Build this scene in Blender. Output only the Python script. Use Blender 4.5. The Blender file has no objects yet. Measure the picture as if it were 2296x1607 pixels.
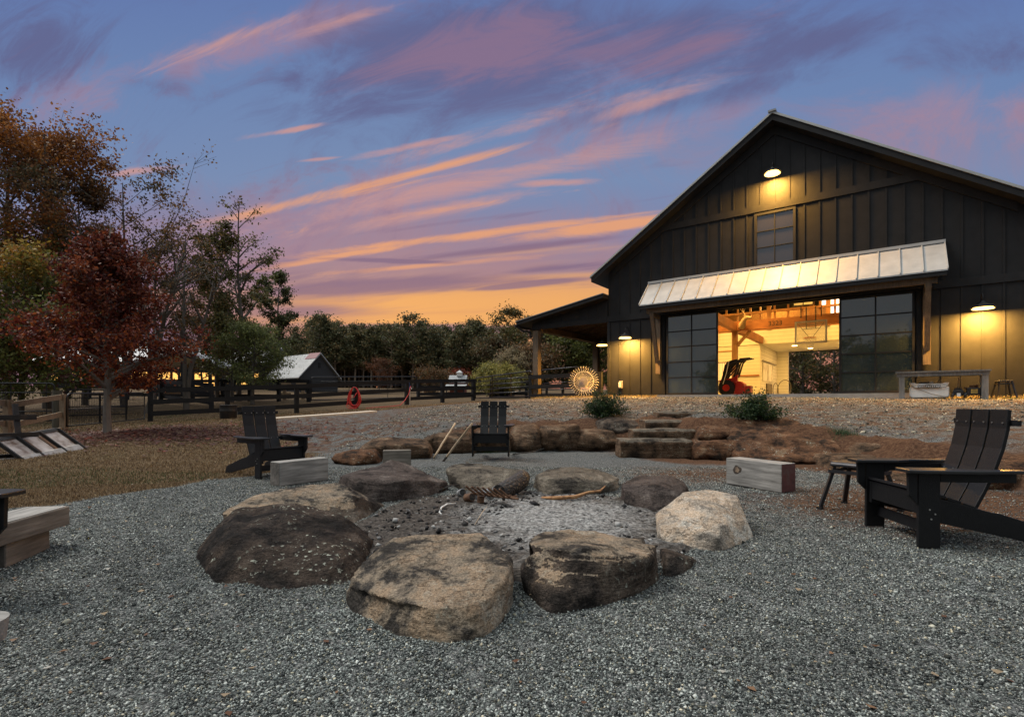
import bpy, bmesh, math, random
import numpy as np
from mathutils import Vector, Matrix, noise, Euler
random.seed(7); RNG = np.random.default_rng(7)
S = bpy.context.scene; COL = S.collection
R = math.radians
F, CX, YH, EYE = 1150.0, 1148.0, 903.0, 1.0      # survey of the photograph: lens, centre, horizon, eye height

def at(x, y, Y):                                  # photo survey point -> world metres, at a measured distance Y
    return Vector(((x - CX) / F * Y, Y, EYE - (y - YH) * Y / F))

# ------------------------------------------------------------------ terrain
UP = [(-3.2,9,.03),(-1.8,10.8,.28),(-.92,11.5,.48),(2,11.6,.63),(3.2,11.4,.72),(4.5,10,.72),(5.8,9,.5),(6.8,6.8,.4),
 (9,10,.8),(13.5,12,1.08),(13.2,14,1.12),(11,16,1.16),(9,17.2,1.2),(6,19,1.22),(3.4,21,1.23),(0,15,.85),(0,20,1.08),(-3,14,.55),
 (-8,17,.47),(-5.1,19.5,.66),(-4.75,4.75,0),(-4.3,5.84,0),(-3.76,6.9,0),(-3,8,0),(-6,9,.03),(-8,9.8,.14),(-9,6,0),(-7,2,0),
 (-13,13.2,0),(-13.4,15.4,.18),(-13.8,19.5,.29),(-10.2,13,.22),(-9.5,22.5,.55),(-3.8,28,1.02),(-2.2,30,1.14),(1.14,23.3,1.2),
 (-12,32,1.3),(-25,45,2.1),(0,45,1.6),(-10,80,3.2),(-40,80,3.5),(20,60,2.0),(10,30,1.22),(20,25,1.24),(15,40,1.3),(40,40,1.6),
 (-30,20,.5),(-20,10,0),(-40,0,0),(0,-10,0),(-20,-20,0),(20,-10,.3),(12,2,.6),(9,-4,.3),(15,8,.95),(30,10,1.2),(0,0,0),(0,5,.0),
 (16,18,1.2),(80,80,3),(-80,80,3.6),(-80,-60,0),(80,-60,.5),(0,-60,0),(0,110,4.2),(5,26,1.22),(-6,12,.18)]
UPA = np.array([p for p in UP if p not in [(0,0,0),(0,5,.0)]], float)
def _phi(r2): return np.sqrt(r2 + 1.5)
_D = ((UPA[:,None,:2] - UPA[None,:,:2])**2).sum(-1)
_n = len(UPA); _A = np.zeros((_n+1,_n+1)); _A[:_n,:_n] = _phi(_D); _A[:_n,_n] = 1; _A[_n,:_n] = 1
_w = np.linalg.solve(_A, np.r_[UPA[:,2], 0])
BANK = np.array([(-3.6,7.7),(-2.9,8.35),(-1.7,10.2),(-.86,10.7),(-.07,11.0),(1.85,10.75),(2.5,10.5),(3.23,9.3),(4.09,9.1),(5.2,8.2),(5.8,5.8),(6.5,3),(8,0),(9.5,-5),(12,-12)], float)
def bank_sd(X, Y):                                # signed distance to the bank foot, positive uphill
    best = np.full(X.shape, 1e9); sg = np.ones(X.shape)
    for (x0,y0),(x1,y1) in zip(BANK[:-1], BANK[1:]):
        dx, dy = x1-x0, y1-y0; L2 = dx*dx+dy*dy
        t = np.clip(((X-x0)*dx+(Y-y0)*dy)/L2, 0, 1)
        d = np.hypot(X-x0-t*dx, Y-y0-t*dy); c = dx*(Y-y0)-dy*(X-x0)
        m = d < best - 1e-9; best = np.where(m, d, best); sg = np.where(m, np.sign(c), sg)
    return best*sg
def hgt(X, Y):
    X = np.atleast_1d(np.asarray(X, float)); Y = np.atleast_1d(np.asarray(Y, float)); sh = X.shape
    x = np.clip(X, -90, 90).ravel(); y = np.clip(Y, -70, 115).ravel(); up = np.zeros(x.shape)
    for i in range(_n): up += _w[i]*_phi((x-UPA[i,0])**2+(y-UPA[i,1])**2)
    up += _w[_n]
    d = bank_sd(x, y); m = np.clip((d+.05)/.85, 0, 1); m = m*m*(3-2*m)
    pit = (x > -3.6) & (y < 12)
    left = np.clip((-x-3.0)/1.2, 0, 1); left = left*left*(3-2*left)   # lawn side: no bank, one even fall
    low = np.zeros_like(up)
    res = np.where(y < 12, (low*(1-m)+up*m)*(1-left)+up*left, up)
    res = np.where((d > 1.0), up, res)
    return res.reshape(sh)
def h1(x, y): return float(hgt([x],[y])[0])
def on(x, y, dz=0): return Vector((x, y, h1(x,y)+dz))

# ------------------------------------------------------------------ materials
def nt(name):
    m = bpy.data.materials.new(name); m.use_nodes = True; t = m.node_tree
    b = t.nodes['Principled BSDF']; return m, t, b
def N(t, typ, **kw):
    n = t.nodes.new(typ)
    for k, v in kw.items():
        if k.startswith('i_'):
            key = k[2:]; key = int(key) if key.isdigit() else key.replace('_',' ')
            n.inputs[key].default_value = v
        else: setattr(n, k, v)
    return n
def ramp(t, fac, stops, interp='LINEAR'):
    r = t.nodes.new('ShaderNodeValToRGB'); r.color_ramp.interpolation = interp
    els = r.color_ramp.elements
    while len(els) < len(stops): els.new(.5)
    for e, (p, c) in zip(els, stops): e.position = p; e.color = (*c, 1) if len(c) == 3 else c
    t.links.new(fac, r.inputs['Fac']); return r
MATS = {}
def mat(name, cols, scale=8, rough=.7, bump=.15, stretch=(1,1,1), metal=0, detail=6, coord='Object', bscale=None, emit=None, spec=.5, dist=.02, nrough=.6):
    if name in MATS: return MATS[name]
    m, t, b = nt(name); L = t.links.new
    tc = N(t, 'ShaderNodeTexCoord'); mp = N(t, 'ShaderNodeMapping'); mp.inputs['Scale'].default_value = stretch
    L(tc.outputs[coord], mp.inputs['Vector'])
    n1 = N(t, 'ShaderNodeTexNoise', i_Scale=scale, i_Detail=detail, i_Roughness=nrough); L(mp.outputs[0], n1.inputs['Vector'])
    k = len(cols); r = ramp(t, n1.outputs['Fac'], [(.3+.4*i/max(1,k-1), c) for i, c in enumerate(cols)])
    L(r.outputs[0], b.inputs['Base Color']); b.inputs['Roughness'].default_value = rough
    b.inputs['Metallic'].default_value = metal; b.inputs['Specular IOR Level'].default_value = spec
    if bump:
        n2 = N(t, 'ShaderNodeTexNoise', i_Scale=bscale or scale*3, i_Detail=5); L(mp.outputs[0], n2.inputs['Vector'])
        bp = N(t, 'ShaderNodeBump', i_Strength=bump, i_Distance=dist); L(n2.outputs['Fac'], bp.inputs['Height']); L(bp.outputs[0], b.inputs['Normal'])
    MATS[name] = m; return m
def emis(name, col, st):
    m, t, b = nt(name); b.inputs['Base Color'].default_value = (*col,1); b.inputs['Emission Color'].default_value = (*col,1)
    b.inputs['Emission Strength'].default_value = st; MATS[name] = m; return m
def glass(name, col, rough=.05, spec=.5, coat=1.0):
    m, t, b = nt(name); b.inputs['Base Color'].default_value = (*col,1); b.inputs['Roughness'].default_value = rough
    b.inputs['Coat Weight'].default_value = coat; b.inputs['Coat Roughness'].default_value = .02; b.inputs['Coat IOR'].default_value = 1.8; return m
def attr_mat(name, rough=.8, trans=.0, bump=0, spec=.3):
    m, t, b = nt(name); L = t.links.new
    a = N(t, 'ShaderNodeVertexColor', layer_name='Col'); b.inputs['Roughness'].default_value = rough; b.inputs['Specular IOR Level'].default_value = spec
    L(a.outputs[0], b.inputs['Base Color'])
    if trans:
        tr = N(t, 'ShaderNodeBsdfTranslucent'); L(a.outputs[0], tr.inputs[0]); mx = N(t, 'ShaderNodeMixShader', i_0=trans)
        L(b.outputs[0], mx.inputs[1]); L(tr.outputs[0], mx.inputs[2]); L(mx.outputs[0], t.nodes['Material Output'].inputs[0])
    if bump:
        tc = N(t, 'ShaderNodeTexCoord'); n2 = N(t, 'ShaderNodeTexNoise', i_Scale=200, i_Detail=2); L(tc.outputs['Object'], n2.inputs[0])
        bp = N(t, 'ShaderNodeBump', i_Strength=bump, i_Distance=.004); L(n2.outputs['Fac'], bp.inputs['Height']); L(bp.outputs[0], b.inputs['Normal'])
    return m
def woodm(name, c1, c2, c3, axis=0, rough=.8, sc=1.0, knots=True, bump=.35):
    m, t, b = nt(name); L = t.links.new
    tc = N(t, 'ShaderNodeTexCoord'); mp = N(t, 'ShaderNodeMapping')
    s = [14*sc]*3; s[axis] = 1.1*sc; mp.inputs['Scale'].default_value = s; L(tc.outputs['Object'], mp.inputs[0])
    n0 = N(t, 'ShaderNodeTexNoise', i_Scale=.35, i_Detail=2); L(mp.outputs[0], n0.inputs[0])
    add = N(t, 'ShaderNodeMixRGB', blend_type='ADD', i_0=.9); L(mp.outputs[0], add.inputs[1]); L(n0.outputs['Color'], add.inputs[2])
    n1 = N(t, 'ShaderNodeTexNoise', i_Scale=2.2, i_Detail=8, i_Roughness=.7); L(add.outputs[0], n1.inputs[0])
    n2 = N(t, 'ShaderNodeTexNoise', i_Scale=1.5, i_Detail=3); L(tc.outputs['Object'], n2.inputs[0])
    r = ramp(t, n1.outputs['Fac'], [(.3,c1),(.5,c2),(.68,c3)]); r2 = ramp(t, n2.outputs['Fac'], [(.3,(.6,.6,.6)),(.7,(1.15,1.12,1.08))])
    mu = N(t, 'ShaderNodeMixRGB', blend_type='MULTIPLY', i_0=1); L(r.outputs[0], mu.inputs[1]); L(r2.outputs[0], mu.inputs[2])
    L(mu.outputs[0], b.inputs['Base Color']); b.inputs['Roughness'].default_value = rough
    bp = N(t, 'ShaderNodeBump', i_Strength=bump, i_Distance=.01); L(n1.outputs['Fac'], bp.inputs['Height']); L(bp.outputs[0], b.inputs['Normal'])
    return m
def rockm(name, base, dark, lite, lichen=.25, strata=3.0, warm=None, th=0.):
    m, t, b = nt(name); L = t.links.new; tc = N(t, 'ShaderNodeTexCoord'); o = tc.outputs['Object']
    mp = N(t, 'ShaderNodeMapping'); mp.inputs['Scale'].default_value = (1.3,1.3,3.2*strata); mp.inputs['Rotation'].default_value = (.14,.1,0); L(o, mp.inputs[0])
    n1 = N(t, 'ShaderNodeTexNoise', i_Scale=3.4, i_Detail=11, i_Roughness=.68, i_Distortion=.25); L(o, n1.inputs[0])
    c = ramp(t, n1.outputs['Fac'], [(.40+th,dark),(.47+th,base),(.55+th,warm or base),(.63+th,lite)])
    n2 = N(t, 'ShaderNodeTexNoise', i_Scale=2.4, i_Detail=9, i_Roughness=.66); L(mp.outputs[0], n2.inputs[0])
    c2 = ramp(t, n2.outputs['Fac'], [(.34,(.38,.36,.34)),(.46,(.9,.9,.9)),(.56,(1,1,1)),(.72,(1.3,1.28,1.25))])
    mu = N(t, 'ShaderNodeMixRGB', blend_type='MULTIPLY', i_0=.8); L(c.outputs[0], mu.inputs[1]); L(c2.outputs[0], mu.inputs[2])
    n3 = N(t, 'ShaderNodeTexNoise', i_Scale=34, i_Detail=4, i_Roughness=.6); L(o, n3.inputs[0]); n4 = N(t, 'ShaderNodeTexNoise', i_Scale=3.1, i_Detail=3); L(o, n4.inputs[0])
    ml = N(t, 'ShaderNodeMath', operation='MULTIPLY'); r3 = ramp(t, n3.outputs['Fac'], [(.6,(0,0,0)),(.65,(1,1,1))]); r4 = ramp(t, n4.outputs['Fac'], [(.5,(0,0,0)),(.6,(1,1,1))])
    L(r3.outputs[0], ml.inputs[0]); L(r4.outputs[0], ml.inputs[1]); m5 = N(t, 'ShaderNodeMath', operation='MULTIPLY', i_1=lichen); L(ml.outputs[0], m5.inputs[0])
    mx = N(t, 'ShaderNodeMixRGB', i_2=(.4,.42,.35,1)); L(m5.outputs[0], mx.inputs[0]); L(mu.outputs[0], mx.inputs[1])
    n6 = N(t, 'ShaderNodeTexNoise', i_Scale=85, i_Detail=4, i_Roughness=.7); L(o, n6.inputs[0]); c6 = ramp(t, n6.outputs['Fac'], [(.34,(.55,.55,.55)),(.5,(1,1,1)),(.66,(1.35,1.35,1.35))])
    m6 = N(t, 'ShaderNodeMixRGB', blend_type='MULTIPLY', i_0=1); L(mx.outputs[0], m6.inputs[1]); L(c6.outputs[0], m6.inputs[2])
    L(m6.outputs[0], b.inputs['Base Color']); b.inputs['Roughness'].default_value = .9; b.inputs['Specular IOR Level'].default_value = .12
    # bedding cracks: thin dark lines where two layers of the noise cross
    cr = N(t, 'ShaderNodeMath', operation='SUBTRACT', i_1=.5); L(n2.outputs['Fac'], cr.inputs[0]); ab = N(t, 'ShaderNodeMath', operation='ABSOLUTE'); L(cr.outputs[0], ab.inputs[0])
    rv = ramp(t, ab.outputs[0], [(0,(0,0,0)),(.012,(1,1,1))])
    s1 = N(t, 'ShaderNodeMath', operation='MULTIPLY_ADD', i_1=.5); L(n3.outputs['Fac'], s1.inputs[0]); L(n2.outputs['Fac'], s1.inputs[2])
    s2 = N(t, 'ShaderNodeMath', operation='MULTIPLY_ADD', i_1=.22); L(n6.outputs['Fac'], s2.inputs[0]); L(s1.outputs[0], s2.inputs[2])
    s3 = N(t, 'ShaderNodeMath', operation='MULTIPLY_ADD', i_1=.16); L(rv.outputs[0], s3.inputs[0]); L(s2.outputs[0], s3.inputs[2])
    bp = N(t, 'ShaderNodeBump', i_Strength=1, i_Distance=.05); L(s3.outputs[0], bp.inputs['Height']); L(bp.outputs[0], b.inputs['Normal'])
    return m

M = dict(
 siding=mat('black_siding', [(.0125,.013,.014),(.019,.0195,.021)], 3, .6, .12, bscale=60, spec=.18),
 trim=mat('black_trim', [(.014,.0145,.0155),(.021,.0215,.023)], 4, .6, .1, bscale=60, spec=.18),
 metal_roof=mat('galvanised_roof', [(.33,.34,.34),(.42,.43,.43)], 3, .5, .05, metal=.3, bscale=20),
 roof_dark=mat('weathered_roof_metal', [(.2,.21,.22),(.3,.31,.32)], 3, .5, .05, metal=.3),
 awn_wood=woodm('stained_bracket_wood', (.07,.05,.035),(.12,.09,.06),(.17,.13,.09), 2),
 beam=woodm('fir_beam', (.22,.07,.02),(.36,.13,.04),(.45,.19,.07), 0, .6),
 post=woodm('fir_post', (.3,.14,.05),(.42,.22,.09),(.5,.29,.14), 2, .6),
 stud=woodm('fir_stud', (.3,.12,.04),(.42,.19,.07),(.5,.26,.1), 2, .6),
 white=mat('white_shiplap', [(.72,.69,.6),(.8,.77,.68)], 2, .6, .05),
 conc=mat('concrete', [(.28,.26,.23),(.4,.38,.34)], 6, .85, .3),
 black=mat('black_recycled_plastic', [(.005,.0053,.006),(.009,.0095,.0105)], 30, .5, .5, bscale=150, dist=.004, spec=.3),
 arm=mat('smooth_black_armrest', [(.008,.0085,.01),(.013,.014,.016)], 6, .36, .04, bscale=60, dist=.002, spec=.6),
 bolt=mat('steel_bolt', [(.5,.5,.48),(.6,.6,.58)], 9, .3, 0, metal=.9),
 fence=mat('black_board_paint', [(.006,.006,.007),(.013,.013,.014),(.018,.016,.015)], 6, .75, .4, stretch=(1,6,6), spec=.2),
 tube=mat('black_tube_gate', [(.012,.013,.015),(.02,.02,.022)], 5, .3, .03, metal=.3),
 galv=mat('worn_steel', [(.25,.22,.19),(.42,.4,.38)], 7, .5, .2, metal=.4),
 steel_dark=mat('dark_steel', [(.008,.008,.009),(.014,.013,.013),(.04,.026,.018)], 6, .6, .3, metal=.3),
 bucket_face=mat('scraped_steel_plate', [(.1,.055,.03),(.38,.33,.3),(.5,.46,.44)], 5, .5, .3, metal=.2, detail=9),
 treated=woodm('treated_pine', (.13,.09,.055),(.26,.19,.12),(.34,.26,.17), 0),
 treated_v=woodm('treated_pine_post', (.13,.09,.06),(.24,.17,.11),(.3,.23,.15), 2),
 oldpost=woodm('mossy_old_post', (.03,.028,.02),(.055,.05,.035),(.08,.075,.055), 2),
 greyw=woodm('weathered_timber', (.13,.125,.115),(.27,.265,.25),(.4,.39,.37), 0, .85),
 brownw=woodm('brown_timber', (.09,.08,.068),(.18,.158,.13),(.28,.25,.215), 0, .85),
 endg=mat('timber_end_grain', [(.05,.045,.04),(.13,.115,.1),(.2,.18,.16)], 9, .9, .4),
 redend=mat('red_stained_end_grain', [(.05,.025,.022),(.1,.028,.024),(.1,.07,.058)], 5, .85, .4),
 legw=woodm('grey_table_wood', (.09,.09,.085),(.17,.17,.16),(.26,.25,.24), 2),
 stool=mat('gunmetal_stool', [(.02,.022,.026),(.035,.036,.04),(.06,.05,.04)], 5, .45, .1, metal=.6),
 pinebark=mat('pine_bark', [(.12,.085,.06),(.2,.15,.11)], 7, .9, .3, stretch=(1,1,.25)),
 bark=mat('grey_bark', [(.05,.04,.032),(.11,.095,.08)], 7, .9, .6, stretch=(1,1,.25)),
 lightbark=mat('maple_bark', [(.12,.1,.085),(.2,.18,.155)], 9, .9, .4, stretch=(1,1,.4)),
 leaf=attr_mat('leaf', .6, .35), blade=attr_mat('dry_blade', .9, .2), pebble=attr_mat('pebble', .8, 0, 0, .35),
 redhose=mat('red_hose', [(.45,.02,.018),(.6,.035,.03)], 5, .4, .05),
 white_plastic=mat('dirty_white_plastic', [(.38,.3,.22),(.7,.68,.62),(.78,.77,.73)], 2.2, .45, .1),
 blackp=mat('black_plastic', [(.01,.01,.011),(.018,.018,.02)], 9, .4, .1),
 redpaint=mat('red_machine_paint', [(.5,.02,.01),(.62,.035,.02)], 3, .35, .05),
 paint_cream=mat('cream_wheel_paint', [(.4,.37,.31),(.55,.52,.45),(.62,.6,.54)], 8, .5, .2),
 char=mat('charred_wood', [(.004,.004,.004),(.02,.018,.016),(.1,.07,.045)], 14, .6, 1.0, dist=.03),
 rust=mat('rusty_iron', [(.03,.015,.009),(.1,.045,.02),(.16,.09,.05)], 12, .85, .5),
 tin=mat('burnt_tin', [(.08,.05,.03),(.22,.23,.24),(.35,.36,.36)], 14, .5, .3, metal=.5),
 bleached=woodm('bleached_wood', (.28,.2,.12),(.42,.31,.2),(.52,.41,.29), 2),
 lens=emis('lamp_glow', (1,.6,.16), 5), lensw=emis('ceiling_lamp_glow', (1,.75,.35), 6), farglow=emis('lit_window_glow', (1,.5,.12), 1.3),
 skyglow=emis('bright_loft_window', (1,.88,.66), 1.8),
 doorglass=glass('tinted_door_glass', (.03,.04,.04), .05), winglass=glass('reflecting_window_glass', (.02,.02,.03), .02),
 whitep=mat('white_pipe', [(.6,.6,.58),(.7,.7,.68)], 9, .4, 0), rope=mat('old_rope', [(.03,.025,.02),(.1,.08,.06)], 40, .9, .5),
)
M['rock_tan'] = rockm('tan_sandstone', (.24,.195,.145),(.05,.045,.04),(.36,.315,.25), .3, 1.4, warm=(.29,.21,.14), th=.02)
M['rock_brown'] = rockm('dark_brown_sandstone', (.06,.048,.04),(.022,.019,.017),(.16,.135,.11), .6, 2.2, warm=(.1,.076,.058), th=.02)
M['rock_dark'] = rockm('blackened_sandstone', (.034,.027,.023),(.013,.0115,.0105),(.095,.075,.06), .9, 1.6, warm=(.055,.041,.032), th=.03)
M['rock_grey'] = rockm('grey_brown_sandstone', (.14,.12,.095),(.042,.037,.032),(.27,.235,.185), .25, 2.4)
M['rock_plum'] = rockm('plum_sandstone', (.09,.072,.064),(.036,.03,.028),(.16,.135,.12), .1, 2.2)
M['rock_lite'] = rockm('pale_sandstone', (.44,.38,.31),(.2,.18,.155),(.56,.52,.45), .1, 1.0, warm=(.47,.36,.26), th=-.03)
M['rock_red'] = rockm('red_clay_sandstone', (.105,.055,.032),(.032,.022,.016),(.22,.145,.09), .9, 2.4, warm=(.15,.075,.04))
M['rock_wall'] = rockm('bank_sandstone', (.095,.062,.04),(.03,.022,.016),(.2,.145,.095), .45, 2.6, warm=(.14,.085,.052))

# ------------------------------------------------------------------ mesh helpers
def tag(o, label=None, cat=None, group=None, kind=None):
    if label: o['label'] = label
    if cat: o['category'] = cat
    if group: o['group'] = group
    if kind: o['kind'] = kind
    return o
def empty(name, loc=(0,0,0), rz=0, label=None, cat=None, group=None, rot=None):
    o = bpy.data.objects.new(name, None); COL.objects.link(o); o.location = loc; o.rotation_euler = rot or (0,0,rz)
    return tag(o, label, cat, group)
class MB:
    def __init__(s): s.v = []; s.f = []
    def add(s, vs, fs):
        k = len(s.v); s.v += [tuple(v) for v in vs]; s.f += [tuple(i+k for i in f) for f in fs]; return s
    def box(s, c, d, rz=0, ry=0, rx=0):
        m = Euler((rx,ry,rz)).to_matrix(); c = Vector(c); h = [q/2 for q in d]
        vs = [c + m @ Vector((a*h[0],b*h[1],e*h[2])) for a in (-1,1) for b in (-1,1) for e in (-1,1)]
        return s.add(vs, [(0,1,3,2),(4,6,7,5),(0,4,5,1),(2,3,7,6),(0,2,6,4),(1,5,7,3)])
    def bx(s, x0,x1,y0,y1,z0,z1): return s.box(((x0+x1)/2,(y0+y1)/2,(z0+z1)/2),(abs(x1-x0),abs(y1-y0),abs(z1-z0)))
    def bar(s, a, b, w, h, up=(0,0,1)):           # rectangular bar from a to b, w sideways, h along up
        a = Vector(a); b = Vector(b); d = (b-a).normalized(); u = Vector(up); sd = d.cross(u)
        if sd.length < 1e-4: sd = d.cross(Vector((0,1,0)))
        sd.normalize(); u = sd.cross(d).normalized(); vs = []
        for p in (a, b):
            for i, j in ((-1,-1),(1,-1),(1,1),(-1,1)): vs.append(p+sd*i*w/2+u*j*h/2)
        return s.add(vs, [(3,2,1,0),(4,5,6,7),(0,1,5,4),(1,2,6,5),(2,3,7,6),(3,0,4,7)])
    def tube(s, pts, r, n=8, cap=True):
        pts = [Vector(p) for p in pts]; k = len(pts); rr = r if hasattr(r,'__len__') else [r]*k
        ref = None; rings = []; vs = []
        for i, p in enumerate(pts):
            d = (pts[min(i+1,k-1)]-pts[max(i-1,0)])
            if d.length < 1e-9: d = Vector((0,0,1))
            d.normalize()
            if ref is None: ref = Vector((0,0,1)) if abs(d.z) < .9 else Vector((1,0,0))
            sd = d.cross(ref); 
            if sd.length < 1e-4: sd = d.cross(Vector((0,1,0)))
            sd.normalize(); u = sd.cross(d).normalized(); ref = u
            for j in range(n):
                a = 2*math.pi*j/n; vs.append(p+(sd*math.cos(a)+u*math.sin(a))*rr[i])
        fs = [(i*n+j, i*n+(j+1)%n, (i+1)*n+(j+1)%n, (i+1)*n+j) for i in range(k-1) for j in range(n)]
        if cap: fs += [tuple(range(n-1,-1,-1)), tuple((k-1)*n+j for j in range(n))]
        return s.add(vs, fs)
    def cyl(s, a, b, r, n=16, r2=None): return s.tube([a,b],[r, r if r2 is None else r2], n)
    def prism(s, poly, axis, a, b):               # extrude 2D polygon along axis from a to b
        k = len(poly); o = []
        for q in (a, b):
            for (p0, p1) in poly:
                o.append({'x':(q,p0,p1),'y':(p0,q,p1),'z':(p0,p1,q)}[axis])
        return s.add(o, [tuple(range(k)), tuple(range(2*k-1,k-1,-1))]+[(i,i+k,(i+1)%k+k,(i+1)%k) for i in range(k)])
    def ring(s, c, r, t, n=32, axis='y', m=8, a0=0, a1=2*math.pi):
        pts = []
        for i in range(n+1):
            a = a0+(a1-a0)*i/n; p, q = math.cos(a)*r, math.sin(a)*r
            pts.append(Vector(c)+Vector({'y':(p,0,q),'x':(0,p,q),'z':(p,q,0)}[axis]))
        return s.tube(pts, t, m, cap=False)
    def build(s, name, m, parent=None, smooth=False, bevel=0, loc=None, rot=None):
        me = bpy.data.meshes.new(name); me.from_pydata(s.v, [], s.f); me.update()
        bm = bmesh.new(); bm.from_mesh(me); bmesh.ops.recalc_face_normals(bm, faces=bm.faces); bm.to_mesh(me); bm.free()
        o = bpy.data.objects.new(name, me); COL.objects.link(o)
        if m: me.materials.append(m)
        if smooth:
            for p in me.polygons: p.use_smooth = True
        if bevel:
            b = o.modifiers.new('b','BEVEL'); b.width = bevel; b.segments = 2; b.limit_method = 'ANGLE'
        if parent: o.parent = parent
        if loc is not None: o.location = loc
        if rot is not None: o.rotation_euler = rot
        return o
def npmesh(name, V, Fc, n, m, cols=None, parent=None, smooth=False):   # V (k,3), Fc (f,n) int
    me = bpy.data.meshes.new(name); me.vertices.add(len(V)); me.vertices.foreach_set('co', np.ascontiguousarray(V, np.float32).ravel())
    me.loops.add(Fc.size); me.loops.foreach_set('vertex_index', np.ascontiguousarray(Fc, np.int32).ravel())
    me.polygons.add(len(Fc)); me.polygons.foreach_set('loop_start', np.arange(0, Fc.size, n, dtype=np.int32))
    if smooth: me.polygons.foreach_set('use_smooth', np.ones(len(Fc), bool))
    me.update(calc_edges=True)
    if cols is not None:
        a = me.color_attributes.new('Col', 'FLOAT_COLOR', 'POINT')
        c = np.ones((len(V),4), np.float32); c[:,:3] = cols; a.data.foreach_set('color', c.ravel())
    if m: me.materials.append(m)
    o = bpy.data.objects.new(name, me); COL.objects.link(o)
    if parent: o.parent = parent
    return o
def copy_tree(o, parent=None):
    c = o.copy(); COL.objects.link(c); c.parent = parent
    for ch in list(o.children): copy_tree(ch, c)
    return c
def light(name, kind, loc, power, col, size=.1, parent=None, rot=None, spot=None, shape=None, sy=None):
    l = bpy.data.lights.new(name, kind); l.energy = power; l.color = col
    if kind == 'AREA':
        l.size = size
        if sy: l.shape = 'RECTANGLE'; l.size_y = sy
    else: l.shadow_soft_size = size
    if spot: l.spot_size = spot; l.spot_blend = .6
    o = bpy.data.objects.new(name, l); COL.objects.link(o); o.location = loc
    if rot: o.rotation_euler = rot
    if parent: o.parent = parent
    return o
def text(name, s, size, m, parent, loc, rot, ext=.002, bold=False, sx=1):
    c = bpy.data.curves.new(name, 'FONT'); c.body = s; c.size = size; c.extrude = ext; c.align_x = 'CENTER'; c.align_y = 'CENTER'
    if bold: c.offset = size*.02
    t = bpy.data.objects.new(name, c); COL.objects.link(t); dg = bpy.context.evaluated_depsgraph_get()
    me = bpy.data.meshes.new_from_object(t.evaluated_get(dg)); bpy.data.objects.remove(t); me.materials.clear(); me.materials.append(m)
    o = bpy.data.objects.new(name, me); COL.objects.link(o); o.parent = parent; o.location = loc; o.rotation_euler = rot; o.scale = (sx,1,1); return o

# ------------------------------------------------------------------ camera, sky, sun
cam = bpy.data.cameras.new('camera'); co = bpy.data.objects.new('camera', cam); COL.objects.link(co); S.camera = co
co.location = (0,0,EYE); co.rotation_euler = (R(90),0,0); cam.sensor_width = 36; cam.lens = 36*F/2296
cam.shift_y = (YH-803.5)/2296; cam.clip_end = 3000; cam.clip_start = .05
S.view_settings.view_transform = 'Standard'; S.view_settings.look = 'None'; S.view_settings.gamma = 1; S.view_settings.exposure = .14
S.cycles.max_bounces = 6; S.cycles.diffuse_bounces = 3; S.cycles.glossy_bounces = 3; S.cycles.transmission_bounces = 4; S.cycles.transparent_max_bounces = 6
S.cycles.sample_clamp_indirect = 4; S.cycles.use_denoising = True

W = bpy.data.worlds.new('World'); S.world = W; W.use_nodes = True; T = W.node_tree; L = T.links.new
bg = T.nodes['Background']; tc = N(T,'ShaderNodeTexCoord'); sep = N(T,'ShaderNodeSeparateXYZ'); L(tc.outputs['Generated'], sep.inputs[0])
def mth(op, a, b=None, c=None, clamp=False):
    n = N(T,'ShaderNodeMath', operation=op); n.use_clamp = clamp
    for i, q in enumerate((a,b,c)):
        if q is None: continue
        if isinstance(q,(int,float)): n.inputs[i].default_value = q
        else: L(q, n.inputs[i])
    return n.outputs[0]
def mixc(f, a, b, bt='MIX'):
    n = N(T,'ShaderNodeMixRGB', blend_type=bt)
    for i, q in enumerate((f,a,b)):
        if isinstance(q,(int,float)): n.inputs[i].default_value = q
        elif isinstance(q, tuple): n.inputs[i].default_value = (*q,1)
        else: L(q, n.inputs[i])
    return n.outputs[0]
X_, Y_, Z_ = sep.outputs
yy = mth('MAXIMUM', mth('ABSOLUTE', Y_), .12); U = mth('DIVIDE', X_, yy); V = mth('DIVIDE', mth('MAXIMUM', Z_, -.2), yy)
def lin(h): return tuple(((int(h[i:i+2],16)/255+.055)/1.055)**2.4 if int(h[i:i+2],16)>10 else 0 for i in (0,2,4))
# clear-sky colour by height, with the glow low in the middle and mauve to the left
Vm = mth('DIVIDE', V, .8, clamp=True)
base = ramp(T, Vm, [(0,lin('9a5f58')),(.14,lin('b07664')),(.22,lin('a07a7c')),(.30,lin('8c7d92')),(.40,lin('7c7fa2')),(.54,lin('7288ae')),(.8,lin('6880ac')),(1,lin('6076a8'))]).outputs[0]
def cmb(x, y, z=0.):
    n = N(T,'ShaderNodeCombineXYZ')
    for i, q in enumerate((x,y,z)):
        if isinstance(q,(int,float)): n.inputs[i].default_value = q
        else: L(q, n.inputs[i])
    return n.outputs[0]
U0, V0 = -2.1, -.02                                 # the streaks fan out of a far point low on the left
du = mth('SUBTRACT', U, U0); dv = mth('SUBTRACT', V, V0)
slope = mth('DIVIDE', dv, du); rad = mth('LOGARITHM', mth('MAXIMUM', du, .05), 2.718)
def noi(sx, sy, off, scale=1, det=6, rough=.55, dist=0.):
    v = cmb(mth('MULTIPLY_ADD', rad, sx, off), mth('MULTIPLY', slope, sy), off*.7)
    n = N(T,'ShaderNodeTexNoise', i_Scale=scale, i_Detail=det, i_Roughness=rough, i_Distortion=dist); L(v, n.inputs[0]); return n.outputs['Fac']
def uv(x, y): return ((x-CX)/F, (YH-y)/F)
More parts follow.
